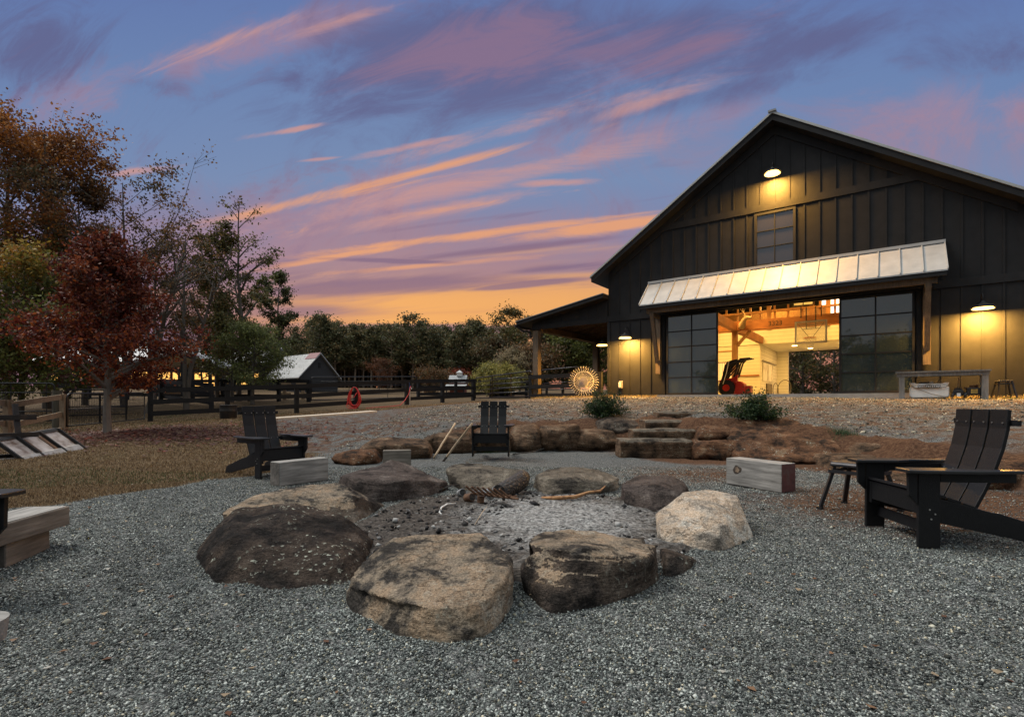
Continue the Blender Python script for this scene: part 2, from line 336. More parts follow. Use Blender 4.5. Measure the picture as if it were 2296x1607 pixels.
def blob(x, y, sx, sy, tilt=0.):                    # soft patch of sky, in sky coordinates
    u, v = uv(x, y); a = mth('SUBTRACT', U, u); b = mth('MULTIPLY_ADD', a, tilt, mth('SUBTRACT', V, v))
    a = mth('DIVIDE', a, sx/F); b = mth('DIVIDE', b, sy/F); q = mth('ADD', mth('MULTIPLY', a, a), mth('MULTIPLY', b, b))
    return mth('DIVIDE', 1., mth('MULTIPLY_ADD', q, mth('MULTIPLY_ADD', q, 1.2, 1.), 1.))
nA = noi(4.5, 6.5, 3.1, 1.6, 7, .7, 1.3); nB = noi(3.2, 16, 7.7, 1.6, 7, .7, .9); nC = noi(4, 55, 1.3, 1.2, 5, .6, .5)
def cover(blobs, n, lo, hi, gain=.5):
    s = None
    for (x, y, sx, sy, tl, k) in blobs:
        q = mth('MULTIPLY', blob(x, y, sx, sy, tl), k); s = q if s is None else mth('MAXIMUM', s, q)
    t = mth('MULTIPLY_ADD', s, gain, n)
    r_ = N(T,'ShaderNodeMapRange', i_1=lo, i_2=hi); r_.interpolation_type = 'SMOOTHSTEP'; L(t, r_.inputs[0]); return r_.outputs[0]
left = mth('MULTIPLY_ADD', U, -1.5, -.35, clamp=True); lowz = mth('MULTIPLY_ADD', V, -3.0, 1.35, clamp=True)
base = mixc(mth('MULTIPLY', mth('MULTIPLY', left, lowz), .75), base, lin('76627e'))
gl = mth('MULTIPLY', blob(1080, 705, 620, 105, .03), .85); base = mixc(gl, base, lin('d8955f'))
wide = cover([(1000,560,700,150,.06,1.0),(2100,330,420,170,.0,.8),(1500,330,420,100,.2,.6),(420,720,420,120,.0,.8)], nA, .57, 1.1)
c0 = mixc(mth('MULTIPLY', wide, .7), base, lin('a37d88'))
pink = cover([(600,90,420,70,-.28,.95),(180,210,240,90,-.3,.8),(120,480,140,30,0,.6),(1010,400,620,90,-.22,.75),(2150,260,330,110,.0,.8),(1450,300,420,60,-.25,.75),(420,560,360,80,0,.8)], nA, .62, 1.14)
c0 = mixc(mth('MULTIPLY', pink, .8), c0, lin('a98291'))
dark = cover([(1080,120,430,150,-.12,1.1),(1450,90,420,100,-.08,.95),(860,230,260,50,-.1,.85),(1750,110,420,70,-.2,.75),(60,110,200,110,0,.8),(1600,210,420,40,-.2,.6),(330,190,120,30,0,.5),(2200,120,300,70,0,.55),(730,180,160,60,0,.7)], nA, .53, .95)
c1 = mixc(mth('MULTIPLY', dark, .88), c0, lin('5e6189'))
vein = cover([(1080,110,420,120,-.15,1),(1450,120,360,90,-.2,.8)], nB, .70, 1.02)
c1 = mixc(mth('MULTIPLY', vein, .7), c1, lin('8d6f87'))
sal = cover([(520,90,260,26,-.36,1),(760,50,220,22,-.3,.8),(1130,290,430,34,-.25,.95),(1420,240,260,26,-.3,.9),(665,290,110,10,-.17,1.25),(940,325,230,16,-.2,1.1),(715,357,70,7,-.1,1.2),(1050,410,560,40,-.2,1.0),(1240,410,150,14,-.03,1.15),(1000,470,420,24,-.18,1.0),(2200,420,260,26,.1,.8),(2050,230,330,22,.0,.55),(300,385,120,12,-.1,.8),(420,600,320,22,-.05,.9)], nB, .69, 1.1)
c2 = mixc(mth('MULTIPLY', sal, .85), c1, lin('c4928c'))
org = cover([(900,395,520,20,-.25,1.15),(760,440,320,14,-.2,.9),(1050,462,430,12,-.15,.75),(760,575,300,12,-.17,1.15),(1050,528,520,14,-.12,1.1),(1380,505,300,20,-.12,1.15),(900,600,340,9,-.08,.9),(640,625,200,8,-.05,.6),(380,655,330,20,.0,.8),(150,680,200,16,0,.7)], nB, .70, 1.08)
c3 = mixc(mth('MULTIPLY', org, .95), c2, lin('de9c74'))
gold = cover([(1150,672,520,46,-.06,1.3),(1080,710,560,26,-.02,1.2),(1250,560,300,14,-.08,.7),(1250,620,330,14,-.04,.7)], nC, .58, .98)
gold = mth('MULTIPLY', gold, mth('MULTIPLY_ADD', V, -5.5, 2.1, clamp=True)); c4 = mixc(mth('MULTIPLY', gold, .9), c3, lin('eba862'))
bars = cover([(880,640,420,26,-.05,1),(1180,637,150,9,-.1,1.25),(880,585,200,7,.03,1.1),(720,700,260,24,0,.9),(1050,738,620,14,.02,1.1),(1130,560,420,12,-.1,.75),(420,620,420,50,-.02,.95),(1290,600,220,12,-.08,.9),(300,760,420,60,0,1.1),(1000,500,420,10,-.12,.7)], nC, .62, .98)
c5 = mixc(mth('MULTIPLY', bars, .78), c4, lin('79627f'))
# overhead and behind the camera the dusk sky is plain and pale
back = mth('MULTIPLY_ADD', Y_, -4., .35, clamp=True)
upz = mth('MULTIPLY_ADD', Z_, 3.2, -2.1, clamp=True)
bcol = ramp(T, Z_, [(0,(.22,.22,.23)),(.25,(.34,.37,.4)),(1,(.8,.85,.9))]).outputs[0]
c6 = mixc(back, c5, bcol); c6 = mixc(upz, c6, (1.35,1.42,1.4))
sky = N(T,'ShaderNodeTexSky', sky_type='NISHITA', sun_disc=False, sun_elevation=R(3), sun_rotation=R(-15))
c7 = mixc(1., c6, mixc(1., sky.outputs[0], (.004,.004,.004), 'MULTIPLY'), 'ADD')
L(c7, bg.inputs[0]); bg.inputs[1].default_value = .95
W.cycles.sampling_method = 'MANUAL'; W.cycles.sample_map_resolution = 512
sun = light('sun', 'SUN', (-20,25,30), 2.7, (1,.93,.84)); sun.data.angle = R(24)
sun.rotation_euler = Vector((.8,-.25,-1.05)).to_track_quat('-Z','Y').to_euler()

# ------------------------------------------------------------------ ground
BORD = np.array([(-9,-8),(-6.5,1),(-5.4,3.2),(-4.75,4.75),(-4.3,5.84),(-3.76,6.9),(-3.1,8.0),(-3.4,9.0),(-5.6,12.5),(-8.3,17.2),(-7,20.3),(-4,21.6),(0,22.4),(4,21.5)], float)
def side(P, X, Y):
    best = np.full(X.shape, 1e9); sg = np.ones(X.shape)
    for (x0,y0),(x1,y1) in zip(P[:-1], P[1:]):
        dx, dy = x1-x0, y1-y0; t = np.clip(((X-x0)*dx+(Y-y0)*dy)/(dx*dx+dy*dy), 0, 1)
        d = np.hypot(X-x0-t*dx, Y-y0-t*dy); c = dx*(Y-y0)-dy*(X-x0); m = d < best-1e-9
        best = np.where(m, d, best); sg = np.where(m, np.sign(c), sg)
    return best*sg
def nz(X, Y, f, s=0):                                   # cheap value noise
    xi = X*f+s*17.3; yi = Y*f-s*9.1; x0 = np.floor(xi); y0 = np.floor(yi); fx = xi-x0; fy = yi-y0
    fx = fx*fx*(3-2*fx); fy = fy*fy*(3-2*fy)
    def hsh(a, b): v = np.sin(a*127.1+b*311.7+s*74.7)*43758.5453; return v-np.floor(v)
    return (hsh(x0,y0)*(1-fx)+hsh(x0+1,y0)*fx)*(1-fy)+(hsh(x0,y0+1)*(1-fx)+hsh(x0+1,y0+1)*fx)*fy
def zones(X, Y):
    g = side(BORD, X, Y)+(nz(X,Y,1.7,21)-.5)*.35+(nz(X,Y,5,22)-.5)*.16                               # >0 lawn side
    grass = np.clip(g/np.clip(.3+(Y-7.5)*.35,.3,1.9)+.5, 0, 1); grass = np.where(Y > 30, 1, grass)
    sd = bank_sd(X, Y)
    dirt = np.exp(-((sd-.45)/.6)**2)*np.clip((X+2.5)/2,0,1)
    dirt = np.maximum(dirt, .8*np.exp(-((sd+.5)/.55)**2)*np.clip((X-1.5)/1.2,0,1))
    dirt = np.maximum(dirt, .75*np.exp(-(((X-4.2)/2.2)**2+((Y-5.0)/1.5)**2)))
    dirt = np.maximum(dirt, .55*np.exp(-(((X-2.7)/1.6)**2+((Y-7.2)/1.1)**2)))
    leafy = np.exp(-(((X+9.5)/3.6)**2+((Y-12.4)/1.9)**2))
    return grass, dirt, leafy, sd
def axis(a, b, c, fine, coarse):
    lo = [c]; s = fine
    out = [c]; x = c; s = fine
    while x < b: s = fine if x < 8 else min(s*1.09, coarse); x += s; out.append(x)
    x = c; s = fine; neg = []
    while x > a: s = fine if x > -5 else min(s*1.09, coarse); x -= s; neg.append(x)
    return np.array(neg[::-1]+out)
gx = axis(-900, 900, 0, .09, 60); gy = axis(-300, 1500, 3, .09, 60)
GX, GY = np.meshgrid(gx, gy); GZ = hgt(GX, GY)
gr, di, le, sd = zones(GX, GY)
rgh = np.where((sd > 0) & (sd < 1.6) & (GX > -3), .09, .018)*np.where(np.abs(GX) < 40, 1, 0)
BUMP = lambda X, Y, r: (nz(X,Y,2.1,1)-.5)*r*1.4+(nz(X,Y,5.3,2)-.5)*r+(nz(X,Y,11,3)-.5)*r*.4
GZ = GZ + BUMP(GX, GY, rgh)
V3 = np.stack([GX.ravel(), GY.ravel(), GZ.ravel()], 1); nx, ny = len(gx), len(gy)
idx = np.arange(nx*ny).reshape(ny, nx); Fq = np.stack([idx[:-1,:-1].ravel(), idx[:-1,1:].ravel(), idx[1:,1:].ravel(), idx[1:,:-1].ravel()], 1)
m, t, b = nt('ground_gravel_lawn_and_clay'); Lk = t.links.new
ca = N(t,'ShaderNodeVertexColor', layer_name='Col'); sp = N(t,'ShaderNodeSeparateColor'); Lk(ca.outputs[0], sp.inputs[0])
tcx = N(t,'ShaderNodeTexCoord'); o = tcx.outputs['Object']
vor = N(t,'ShaderNodeTexVoronoi', i_Scale=90, i_Randomness=1); Lk(o, vor.inputs['Vector'])
vs = N(t,'ShaderNodeSeparateColor'); Lk(vor.outputs['Color'], vs.inputs[0])
gcol = ramp(t, vs.outputs[0], [(0,(.04,.042,.042)),(.3,(.1,.108,.106)),(.65,(.19,.2,.195)),(.9,(.27,.28,.27)),(1,(.34,.34,.33))])
edge = ramp(t, vor.outputs['Distance'], [(.35,(1,1,1)),(.75,(.3,.3,.3))])
gm = N(t,'ShaderNodeMixRGB', blend_type='MULTIPLY', i_0=.8); Lk(gcol.outputs[0], gm.inputs[1]); Lk(edge.outputs[0], gm.inputs[2])
nb = N(t,'ShaderNodeTexNoise', i_Scale=.9, i_Detail=6, i_Roughness=.65); Lk(o, nb.inputs[0])
nf = N(t,'ShaderNodeTexNoise', i_Scale=22, i_Detail=6, i_Roughness=.7); Lk(o, nf.inputs[0])
ncl = N(t,'ShaderNodeTexNoise', i_Scale=3.3, i_Detail=6, i_Roughness=.7); Lk(o, ncl.inputs[0])
def mk(fac_in, a, b_): 
    n = N(t,'ShaderNodeMixRGB'); Lk(fac_in, n.inputs[0]); Lk(a, n.inputs[1]); Lk(b_, n.inputs[2]); return n.outputs[0]
def thr(mask, noise_o, lo, hi, k=.6):
    a = N(t,'ShaderNodeMath', operation='MULTIPLY_ADD', i_1=k); Lk(noise_o, a.inputs[0]); Lk(mask, a.inputs[2])
    r_ = N(t,'ShaderNodeMapRange', i_1=lo, i_2=hi); r_.interpolation_type = 'SMOOTHSTEP'; Lk(a.outputs[0], r_.inputs[0]); return r_.outputs[0]
clay = ramp(t, nf.outputs['Fac'], [(.3,(.035,.018,.011)),(.5,(.095,.048,.027)),(.7,(.18,.105,.062))]).outputs[0]
grassc = ramp(t, nf.outputs['Fac'], [(.28,(.035,.022,.014)),(.48,(.105,.07,.038)),(.62,(.18,.125,.068)),(.75,(.26,.19,.11))]).outputs[0]
green = ramp(t, nf.outputs['Fac'], [(.3,(.025,.04,.012)),(.7,(.07,.095,.03))]).outputs[0]
gpatch = N(t,'ShaderNodeMapRange', i_1=.55, i_2=.7); Lk(nb.outputs['Fac'], gpatch.inputs[0])
gp = N(t,'ShaderNodeMath', operation='MULTIPLY', i_1=.3); Lk(gpatch.outputs[0], gp.inputs[0])
grassc = mk(gp.outputs[0], grassc, green)
leafc = ramp(t, vs.outputs[1], [(0,(.03,.014,.012)),(.5,(.075,.035,.026)),(1,(.15,.085,.055))]).outputs[0]
# scattered patches of clay showing through the gravel of the yard
patch = N(t,'ShaderNodeMapRange', i_1=.44, i_2=.56); Lk(ncl.outputs['Fac'], patch.inputs[0])
pm = N(t,'ShaderNodeMath', operation='MULTIPLY'); Lk(patch.outputs[0], pm.inputs[0]); Lk(ca.outputs['Alpha'], pm.inputs[1])
c = mk(pm.outputs[0], gm.outputs[0], clay)
c = mk(thr(sp.outputs[1], ncl.outputs['Fac'], .6, 1.0, .8), c, clay)
c = mk(thr(sp.outputs[0], ncl.outputs['Fac'], .65, .95, .5), c, grassc)
c = mk(thr(sp.outputs[2], nb.outputs['Fac'], .75, 1.1, .8), c, leafc)
Lk(c, b.inputs['Base Color']); b.inputs['Roughness'].default_value = .95; b.inputs['Specular IOR Level'].default_value = .15
hh = N(t,'ShaderNodeMath', operation='MULTIPLY_ADD', i_1=-.6); Lk(vor.outputs['Distance'], hh.inputs[0]); Lk(nf.outputs['Fac'], hh.inputs[2])
bp = N(t,'ShaderNodeBump', i_Strength=.9, i_Distance=.03); Lk(hh.outputs[0], bp.inputs['Height']); Lk(bp.outputs[0], b.inputs['Normal'])
yard = np.clip((sd-.9)/.8,0,1)*.9
cols = np.stack([gr.ravel(), di.ravel(), le.ravel()], 1)
gnd = npmesh('ground', V3, Fq, 4, m, cols, smooth=True)
al = np.ones((len(V3),4), np.float32); al[:,:3] = cols; al[:,3] = yard.ravel(); gnd.data.color_attributes['Col'].data.foreach_set('color', al.ravel())
tag(gnd, kind='structure')
def gz(X, Y):                                            # ground height with its small bumps
    _, _, _, s_ = zones(X, Y); r_ = np.where((s_ > 0) & (s_ < 1.6) & (X > -3), .09, .018)
    return hgt(X, Y)+BUMP(X, Y, r_)
def g1(x, y): return float(gz(np.array([x]), np.array([y]))[0])

# loose crushed stone, one sheet of many small stones
def stones(name, X, Y, r, cols, lift=.2):
    n = len(X); Z = gz(X, Y)
    base = np.array([(1,0,0),(0,1,0),(-1,0,0),(0,-1,0),(0,0,1),(0,0,-1)], float)
    fc = np.array([(0,1,4),(1,2,4),(2,3,4),(3,0,4),(1,0,5),(2,1,5),(3,2,5),(0,3,5)])
    P = base[None]*RNG.uniform(.55,1.25,(n,6,1)) + RNG.normal(0,.16,(n,6,3))
    P[:,:,2] *= .75; a = RNG.uniform(0,6.28,n); ca_, sa_ = np.cos(a), np.sin(a)
    tl = RNG.normal(0,.5,n); P2 = P.copy(); P2[:,:,0] = P[:,:,0]*np.cos(tl)[:,None]+P[:,:,2]*np.sin(tl)[:,None]; P2[:,:,2] = -P[:,:,0]*np.sin(tl)[:,None]+P[:,:,2]*np.cos(tl)[:,None]
    Q = np.empty_like(P2); Q[:,:,0] = P2[:,:,0]*ca_[:,None]-P2[:,:,1]*sa_[:,None]; Q[:,:,1] = P2[:,:,0]*sa_[:,None]+P2[:,:,1]*ca_[:,None]; Q[:,:,2] = P2[:,:,2]
    Q *= r[:,None,None]; Q[:,:,0] += X[:,None]; Q[:,:,1] += Y[:,None]; Q[:,:,2] += (Z+r*lift)[:,None]
    Fc = (fc[None]+(np.arange(n)*6)[:,None,None]).reshape(-1,3)
    return npmesh(name, Q.reshape(-1,3), Fc, 3, M['pebble'], np.repeat(cols,6,0))
def scatter_view(n, y0, y1, p=1.0, m=1.06):
    u = RNG.uniform(0,1,n); y = y0*(y1/y0)**(u**p) ; x = RNG.uniform(-m,m,n)*(y+.25); return x, y
PITC = (.1, 4.55)
def inpit(x, y): return ((x-.1)/1.35)**2+((y-4.35)/1.5)**2 < 1
x1, y1 = scatter_view(380000, 1.35, 8.0, .8)
gw, dw, lw, sdw = zones(x1, y1); k = (gw < RNG.uniform(.2,.7,len(x1))) & (sdw < .1) & ~inpit(x1,y1) & (dw < RNG.uniform(.12,.85,len(x1)))
x1, y1 = x1[k], y1[k]
tone = RNG.choice(4, len(x1), p=[.3,.38,.22,.1]); pal = np.array([(.02,.025,.0245),(.09,.103,.097),(.205,.228,.214),(.39,.415,.385)])
cc = pal[tone]*RNG.uniform(.75,1.3,(len(x1),1)); wm = RNG.uniform(0,1,len(x1)) < .1; cc[wm] *= np.array([1.2,1.02,.8])
big = (nz(x1, y1, .8, 5)*.6+nz(x1, y1, 2.3, 6)*.4)[:,None]; cc *= .55+.85*big
tag(stones('gravel', x1, y1, RNG.gamma(3,.0008,len(x1))+.0018+y1*.0004, cc), 'loose grey crushed gravel around the fire pit', 'gravel', kind='stuff')
xs_, ys_ = scatter_view(260, 1.8, 9, .8); k = (zones(xs_,ys_)[0] < .5) & ~inpit(xs_,ys_); xs_, ys_ = xs_[k], ys_[k]; cc = pal[RNG.choice(4,len(xs_),p=[.15,.35,.3,.2])]*RNG.uniform(.8,1.3,(len(xs_),1))*np.array([1.1,1,.86])
tag(stones('loose_stones', xs_, ys_, RNG.gamma(3,.002,len(xs_))+.006, cc, .3), 'bigger loose stones lying on the gravel', 'stones', kind='stuff')
xa = RNG.uniform(-3.5,13,26000); ya = RNG.uniform(8.5,20,26000); gw, dw, lw, sdw = zones(xa, ya); k = (sdw > .5) & (gw < .4) & (dw < .6) & (ya < 19.2-(xa-6)*.7)
xa, ya = xa[k], ya[k]; cc = pal[RNG.choice(4, len(xa), p=[.28,.38,.26,.08])]*RNG.uniform(.7,1.3,(len(xa),1))*np.array([1.2,1,.8])
tag(stones('yard_gravel', xa, ya, RNG.gamma(4,.003,len(xa))+.006, cc, 0.0), 'coarse grey gravel of the yard before the barn', 'gravel', kind='stuff')

# dry grass of the lawn
def blades(name, X, Y, h, w, cols, lean=.9):
    n = len(X); Z = gz(X, Y)-.004; a = RNG.uniform(0,6.28,n); le_ = RNG.uniform(.1,lean,n); b2 = RNG.uniform(0,6.28,n)
    dx, dy = np.cos(a)*w, np.sin(a)*w; tx, ty = np.cos(b2)*np.sin(le_)*h, np.sin(b2)*np.sin(le_)*h; tz = np.cos(le_)*h
    Vv = np.empty((n,3,3)); Vv[:,0] = np.stack([X-dx,Y-dy,Z],1); Vv[:,1] = np.stack([X+dx,Y+dy,Z],1); Vv[:,2] = np.stack([X+tx,Y+ty,Z+tz],1)
    return npmesh(name, Vv.reshape(-1,3), np.arange(3*n).reshape(-1,3), 3, M['blade'], np.repeat(cols,3,0))
n = 260000; u = RNG.uniform(0,1,n); Yg = 3.6*(24/3.6)**u; Xg = -RNG.uniform(.05,1.1,n)*Yg
gw, dw, lw, sdw = zones(Xg, Yg); k = (gw > RNG.uniform(.35,.8,n)) & (lw < RNG.uniform(.1,1.2,n)); Xg, Yg = Xg[k], Yg[k]
palg = np.array([(.16,.105,.055),(.25,.17,.09),(.34,.26,.15),(.07,.045,.026),(.06,.08,.028)])
gpn = nz(Xg, Yg, .7, 8); ch = RNG.choice(4, len(Xg), p=[.35,.3,.12,.23]); ch = np.where((gpn > .68) & (RNG.uniform(0,1,len(Xg)) < .35), 4, ch)
tag(blades('grass', Xg, Yg, RNG.uniform(.015,.045,len(Xg))*(1+Yg*.02), .0022+.0005*Yg, palg[ch]*RNG.uniform(.7,1.25,(len(Xg),1)), 1.35), 'short dry tan grass on the lawn', 'grass', kind='stuff')
# weedy dry strip along the foot of the barn and behind the fence
n = 16000; sx = RNG.uniform(-9.5,6.1,n); off = -RNG.gamma(1.6,.22,n)-.02; a_ = R(-36.1); k = ~((np.abs(sx) < 3.9)); sx, off = sx[k], off[k]
XX = 9+sx*math.cos(a_)-off*math.sin(a_); YY = 17.57+sx*math.sin(a_)+off*math.cos(a_)
c_ = np.array([(.3,.22,.11),(.36,.29,.16),(.14,.15,.05)])[RNG.choice(3,len(XX),p=[.5,.3,.2])]*RNG.uniform(.7,1.2,(len(XX),1))
tag(blades('weeds', XX, YY, RNG.uniform(.03,.13,len(XX)), .007, c_, 1.0), 'dry weeds along the foot of the barn wall', 'weeds', kind='stuff')
# fallen leaves
def litter(name, X, Y, s, cols):
    n = len(X); Z = gz(X, Y)+.006; a = RNG.uniform(0,6.28,n); t1 = RNG.normal(0,.45,n); P = np.empty((n,4,3))
    for j, (u, v) in enumerate(((-1,-.15),(0,-.7),(1,.1),(.05,.65))):
        lx, ly = u*s, v*s; P[:,j,0] = X+np.cos(a)*lx-np.sin(a)*ly; P[:,j,1] = Y+np.sin(a)*lx+np.cos(a)*ly; P[:,j,2] = Z+np.abs(t1*u*s)+RNG.uniform(0,.4,n)*s*(j%2)
    return npmesh(name, P.reshape(-1,3), np.arange(4*n).reshape(-1,4), 4, M['leaf'], np.repeat(cols,4,0))
n = 9000; xl = RNG.normal(-9.6,2.6,n); yl = RNG.normal(12.6,1.35,n)
pl = np.array([(.08,.03,.026),(.13,.06,.04),(.19,.12,.08),(.2,.05,.03)])
tag(litter('leaf_litter', xl, yl, RNG.uniform(.025,.06,n), pl[RNG.choice(4,n,p=[.45,.3,.15,.1])]), 'brown fallen leaves under the red maple', 'fallen leaves', kind='stuff')
x2, y2 = scatter_view(300, 1.6, 9, .9); k = ~inpit(x2,y2); x2, y2 = x2[k], y2[k]; n = len(x2)
tag(litter('wood_chips', x2, y2, RNG.uniform(.008,.02,n), np.array([(.24,.14,.08),(.34,.26,.17),(.14,.07,.04),(.45,.43,.38)])[RNG.choice(4,n)]), 'orange leaf scraps and wood chips strewn on the gravel', 'debris', kind='stuff')
# ------------------------------------------------------------------ the barn (local x along its front, y into it, z up from its floor)
BA = R(-36.1); BO = Vector((9.0, 17.57, 1.26))
barn = empty('barn', BO, BA, 'big black board and batten barn with open glass sliding doors', 'barn')
def BW(x, y, z=0): return BO + Matrix.Rotation(BA, 3, 'Z') @ Vector((x,y,z))
HW, AP, SL = 6.2, 9.22, .667                         # half width, wall peak, roof slope
def rz_(x): return AP - abs(x)*SL
DEP = 16.4
w = MB()
def wallpiece(x0, x1, z0, z1=None, y0=0, y1=.15):
    top = [(x1, z1), (x0, z1)] if z1 is not None else ([(x1, rz_(x1))] + ([(0, AP)] if x0 < 0 < x1 else []) + [(x0, rz_(x0))])
    w.prism([(x0,z0),(x1,z0)]+top, 'y', y0, y1)
wallpiece(-HW,-1.9,-.25); wallpiece(1.9,HW,-.25); wallpiece(-1.9,-.6,3.1); wallpiece(.6,1.9,3.1); wallpiece(-.6,.6,3.1,4.52); wallpiece(-.6,.6,6.24)
for s in (-1,1): w.bx(s*HW, s*(HW-.15), .152, DEP-.002, -.25, rz_(HW)-.02)
wallpiece(-HW,-1.8,-.25,None,DEP,DEP+.15); wallpiece(1.8,HW,-.25,None,DEP,DEP+.15); wallpiece(-1.8,1.8,2.85,None,DEP,DEP+.15)
P_ = .44
def batten(x, z0, z1): w.bx(x-.024, x+.024, -.022, -.001, z0, z1)
xs = [i*P_-6.16 for i in range(29)]
for x in xs:
    if abs(x) > 4.18: batten(x, -.25, 3.07)
    if abs(x) > .75: batten(x, 3.33, min(6.35, rz_(x)-.3))
    if rz_(x) > 6.95: batten(x, 6.62, rz_(x)-.26)
for i in range(38):
    y = .4+i*P_; w.bx(-HW-.022, -HW-.001, y-.024, y+.024, -.25, rz_(HW)-.1)
w.build('wall', M['siding'], barn)
for s in (-1,1): MB().bx(s*6.12, s*6.24, -.035, -.001, -.25, 3.06).build('corner_board', M['trim'], barn)
MB().bx(-6.24,6.24,-.04,-.001,3.08,3.32).build('belly_band', M['trim'], barn)
MB().bx(-4.25,4.25,-.045,-.001,6.37,6.61).build('gable_band', M['trim'], barn)
rf = MB()
for s in (-1,1): rf.prism([(s*.0,AP-.01),(s*6.0,rz_(6.0)-.01),(s*6.0,rz_(6.0)-.26),(0,AP-.3)], 'y', -.05, -.003)
rf.build('frieze_board', M['trim'], barn)
# roof: dark deck with fascia under a thin metal sheet
d = MB()
for s in (-1,1):
    e = 6.75; d.prism([(0,AP+.0),(s*e,AP-e*SL),(s*e,AP-e*SL+.2),(0,AP+.21)], 'y', -.48, DEP+.5)
deck = d.build('roof_deck', M['trim'], barn)
d = MB()
for s in (-1,1):
    e = 6.8; d.prism([(0,AP+.212),(s*e,AP-e*SL+.195),(s*e,AP-e*SL+.25),(0,AP+.27)], 'y', -.52, DEP+.53)
    for i in range(28):
        y = -.5+i*.6; d.prism([(0,AP+.271),(s*e,AP-e*SL+.251),(s*e,AP-e*SL+.28),(0,AP+.3)], 'y', y, y+.03)
roof = d.build('roof', M['metal_roof'], barn)
MB().bx(-.12,.12,-.56,DEP+.56,AP+.25,AP+.31).build('ridge_cap', M['roof_dark'], barn)
# upper window
f = MB()
for (a,b_,c,e) in ((-.64,-.56,4.44,6.32),(.56,.64,4.44,6.32),(-.56,.56,6.24,6.32),(-.56,.56,4.44,4.54)): f.bx(a,b_,-.05,.06,c,e)
for z in (5.12,5.68): f.bx(-.56,.56,-.03,.03,z-.012,z+.012)
f.bx(-.013,.013,-.032,.032,4.54,6.24)
win = f.build('window', M['trim'], barn)
gl = MB().bx(-.558,.558,.004,.012,4.542,6.238).build('pane', M['winglass'], win)
# floor slab reaching out under the doors
MB().bx(-3.95,4.45,-.55,-.002,-.3,.035).build('threshold_slab', M['conc'], barn)
MB().bx(-6.0,6.0,.16,DEP-.01,-.28,.03).build('floor_slab', M['conc'], barn)
# sliding glass doors
def door(x0, x1, nm='sliding_door'):
    f = MB(); y0, y1 = -.13, -.075; z0, z1 = .05, 3.08
    f.bx(x0,x0+.06,y0,y1,z0,z1); f.bx(x1-.06,x1,y0,y1,z0,z1); f.bx(x0+.06,x1-.06,y0,y1,z0,z0+.07); f.bx(x0+.06,x1-.06,y0,y1,z1-.06,z1)
    for i in range(1,5):
        z = z0+.07+(z1-z0-.13)*i/5; f.bx(x0+.06,x1-.06,y0+.004,y1-.004,z-.02,z+.02)
    xm = (x0+x1)/2; f.bx(xm-.022,xm+.022,y0+.006,y1-.006,z0+.07,z1-.06)
    o = f.build(nm, M['trim'], barn); MB().bx(x0+.061,x1-.061,-.106,-.098,z0+.071,z1-.061).build('pane', M['doorglass'], o)
    return o
door(-3.72,-1.83); door(1.87,3.77)
MB().bx(-4.2,4.2,-.2,-.05,3.12,3.3).build('door_track', M['trim'], barn)
for x in (-1.9,1.9): MB().bx(x-.03 if x<0 else x, x if x<0 else x+.03, -.05, .2, .035, 3.1).build('door_jamb', M['trim'], barn)
for x in (-3.87,3.87): MB().bx(x-.06,x+.06,-.06,-.001,-.2,3.07).build('door_trim', M['trim'], barn)
# awning over the doors
aw = MB(); aw.prism([(-.004,4.38),(-.004,4.42),(-1.02,3.43),(-1.02,3.39)], 'x', -4.46, 4.46)
awn = aw.build('awning', M['metal_roof'], barn)
sm = MB()
for i in range(18):
    x = -4.46+i*8.92/17; sm.prism([(-.006,4.42),(-.006,4.47),(-1.03,3.475),(-1.03,3.43)], 'x', x-.012, x+.012)
sm.build('standing_seam', M['metal_roof'], awn)
MB().bx(-4.48,4.48,-.07,-.002,4.40,4.49).build('flashing', M['metal_roof'], awn)
MB().prism([(-.9,3.38),(-1.0,3.38),(-1.0,3.27),(-.9,3.27)], 'x', -4.44, 4.44).build('awning_fascia', M['trim'], awn)
MB().bx(-4.25,4.25,-.82,-.7,3.12,3.36).build('awning_beam', M['awn_wood'], awn)
MB().prism([(-.9,3.3),(-.9,3.27),(-.05,4.05),(-.05,4.1)], 'x', -4.4, 4.4).build('awning_soffit', M['awn_wood'], awn)
for x in (-4.05,4.05):
    MB().bx(x-.09,x+.09,-.16,-.05,.86,3.12).build('bracket_post', M['awn_wood'], awn)
    MB().bar((x,-.76,3.06),(x,-.2,1.28),.13,.13,(0,1,0)).build('bracket_brace', M['awn_wood'], awn)
    MB().bar((x,-.82,3.08),(x,-.02,3.08),.15,.13).build('bracket_arm', M['awn_wood'], awn)
# lean-to on the near left side
lt = MB(); lt.prism([(-6.21,4.02),(-10.55,3.28),(-10.55,3.42),(-6.21,4.17)], 'y', -.48, DEP)
lean = lt.build('lean_to_roof', M['trim'], barn)
lt = MB(); lt.prism([(-6.21,4.175),(-10.6,3.425),(-10.6,3.455),(-6.21,4.205)], 'y', -.51, DEP+.03); lt.build('roof_sheet', M['roof_dark'], lean)
q = MB().prism([(-6.23,3.98),(-9.98,3.33),(-9.98,3.1),(-6.23,3.1)], 'y', -.02, .1)
for x in (-6.7,-7.14,-7.58,-8.02,-8.46,-8.9,-9.34): q.bx(x-.022,x+.022,-.04,-.019,3.28,4.0-(abs(x)-6.21)*.17)
q.build('gable_infill', M['siding'], lean)
MB().bx(-9.98,-6.25,-.045,-.021,3.06,3.28).build('lean_to_band', M['trim'], lean)
MB().bx(-9.92,-9.6,.102,DEP-.3,3.0,3.24).build('eave_beam', M['awn_wood'], lean)
q = MB()
for i in range(24): y = .5+i*.66; q.prism([(-6.22,4.0),(-10.3,3.31),(-10.3,3.18),(-6.22,3.86)], 'y', y, y+.045)
q.build('rafter', M['awn_wood'], lean)
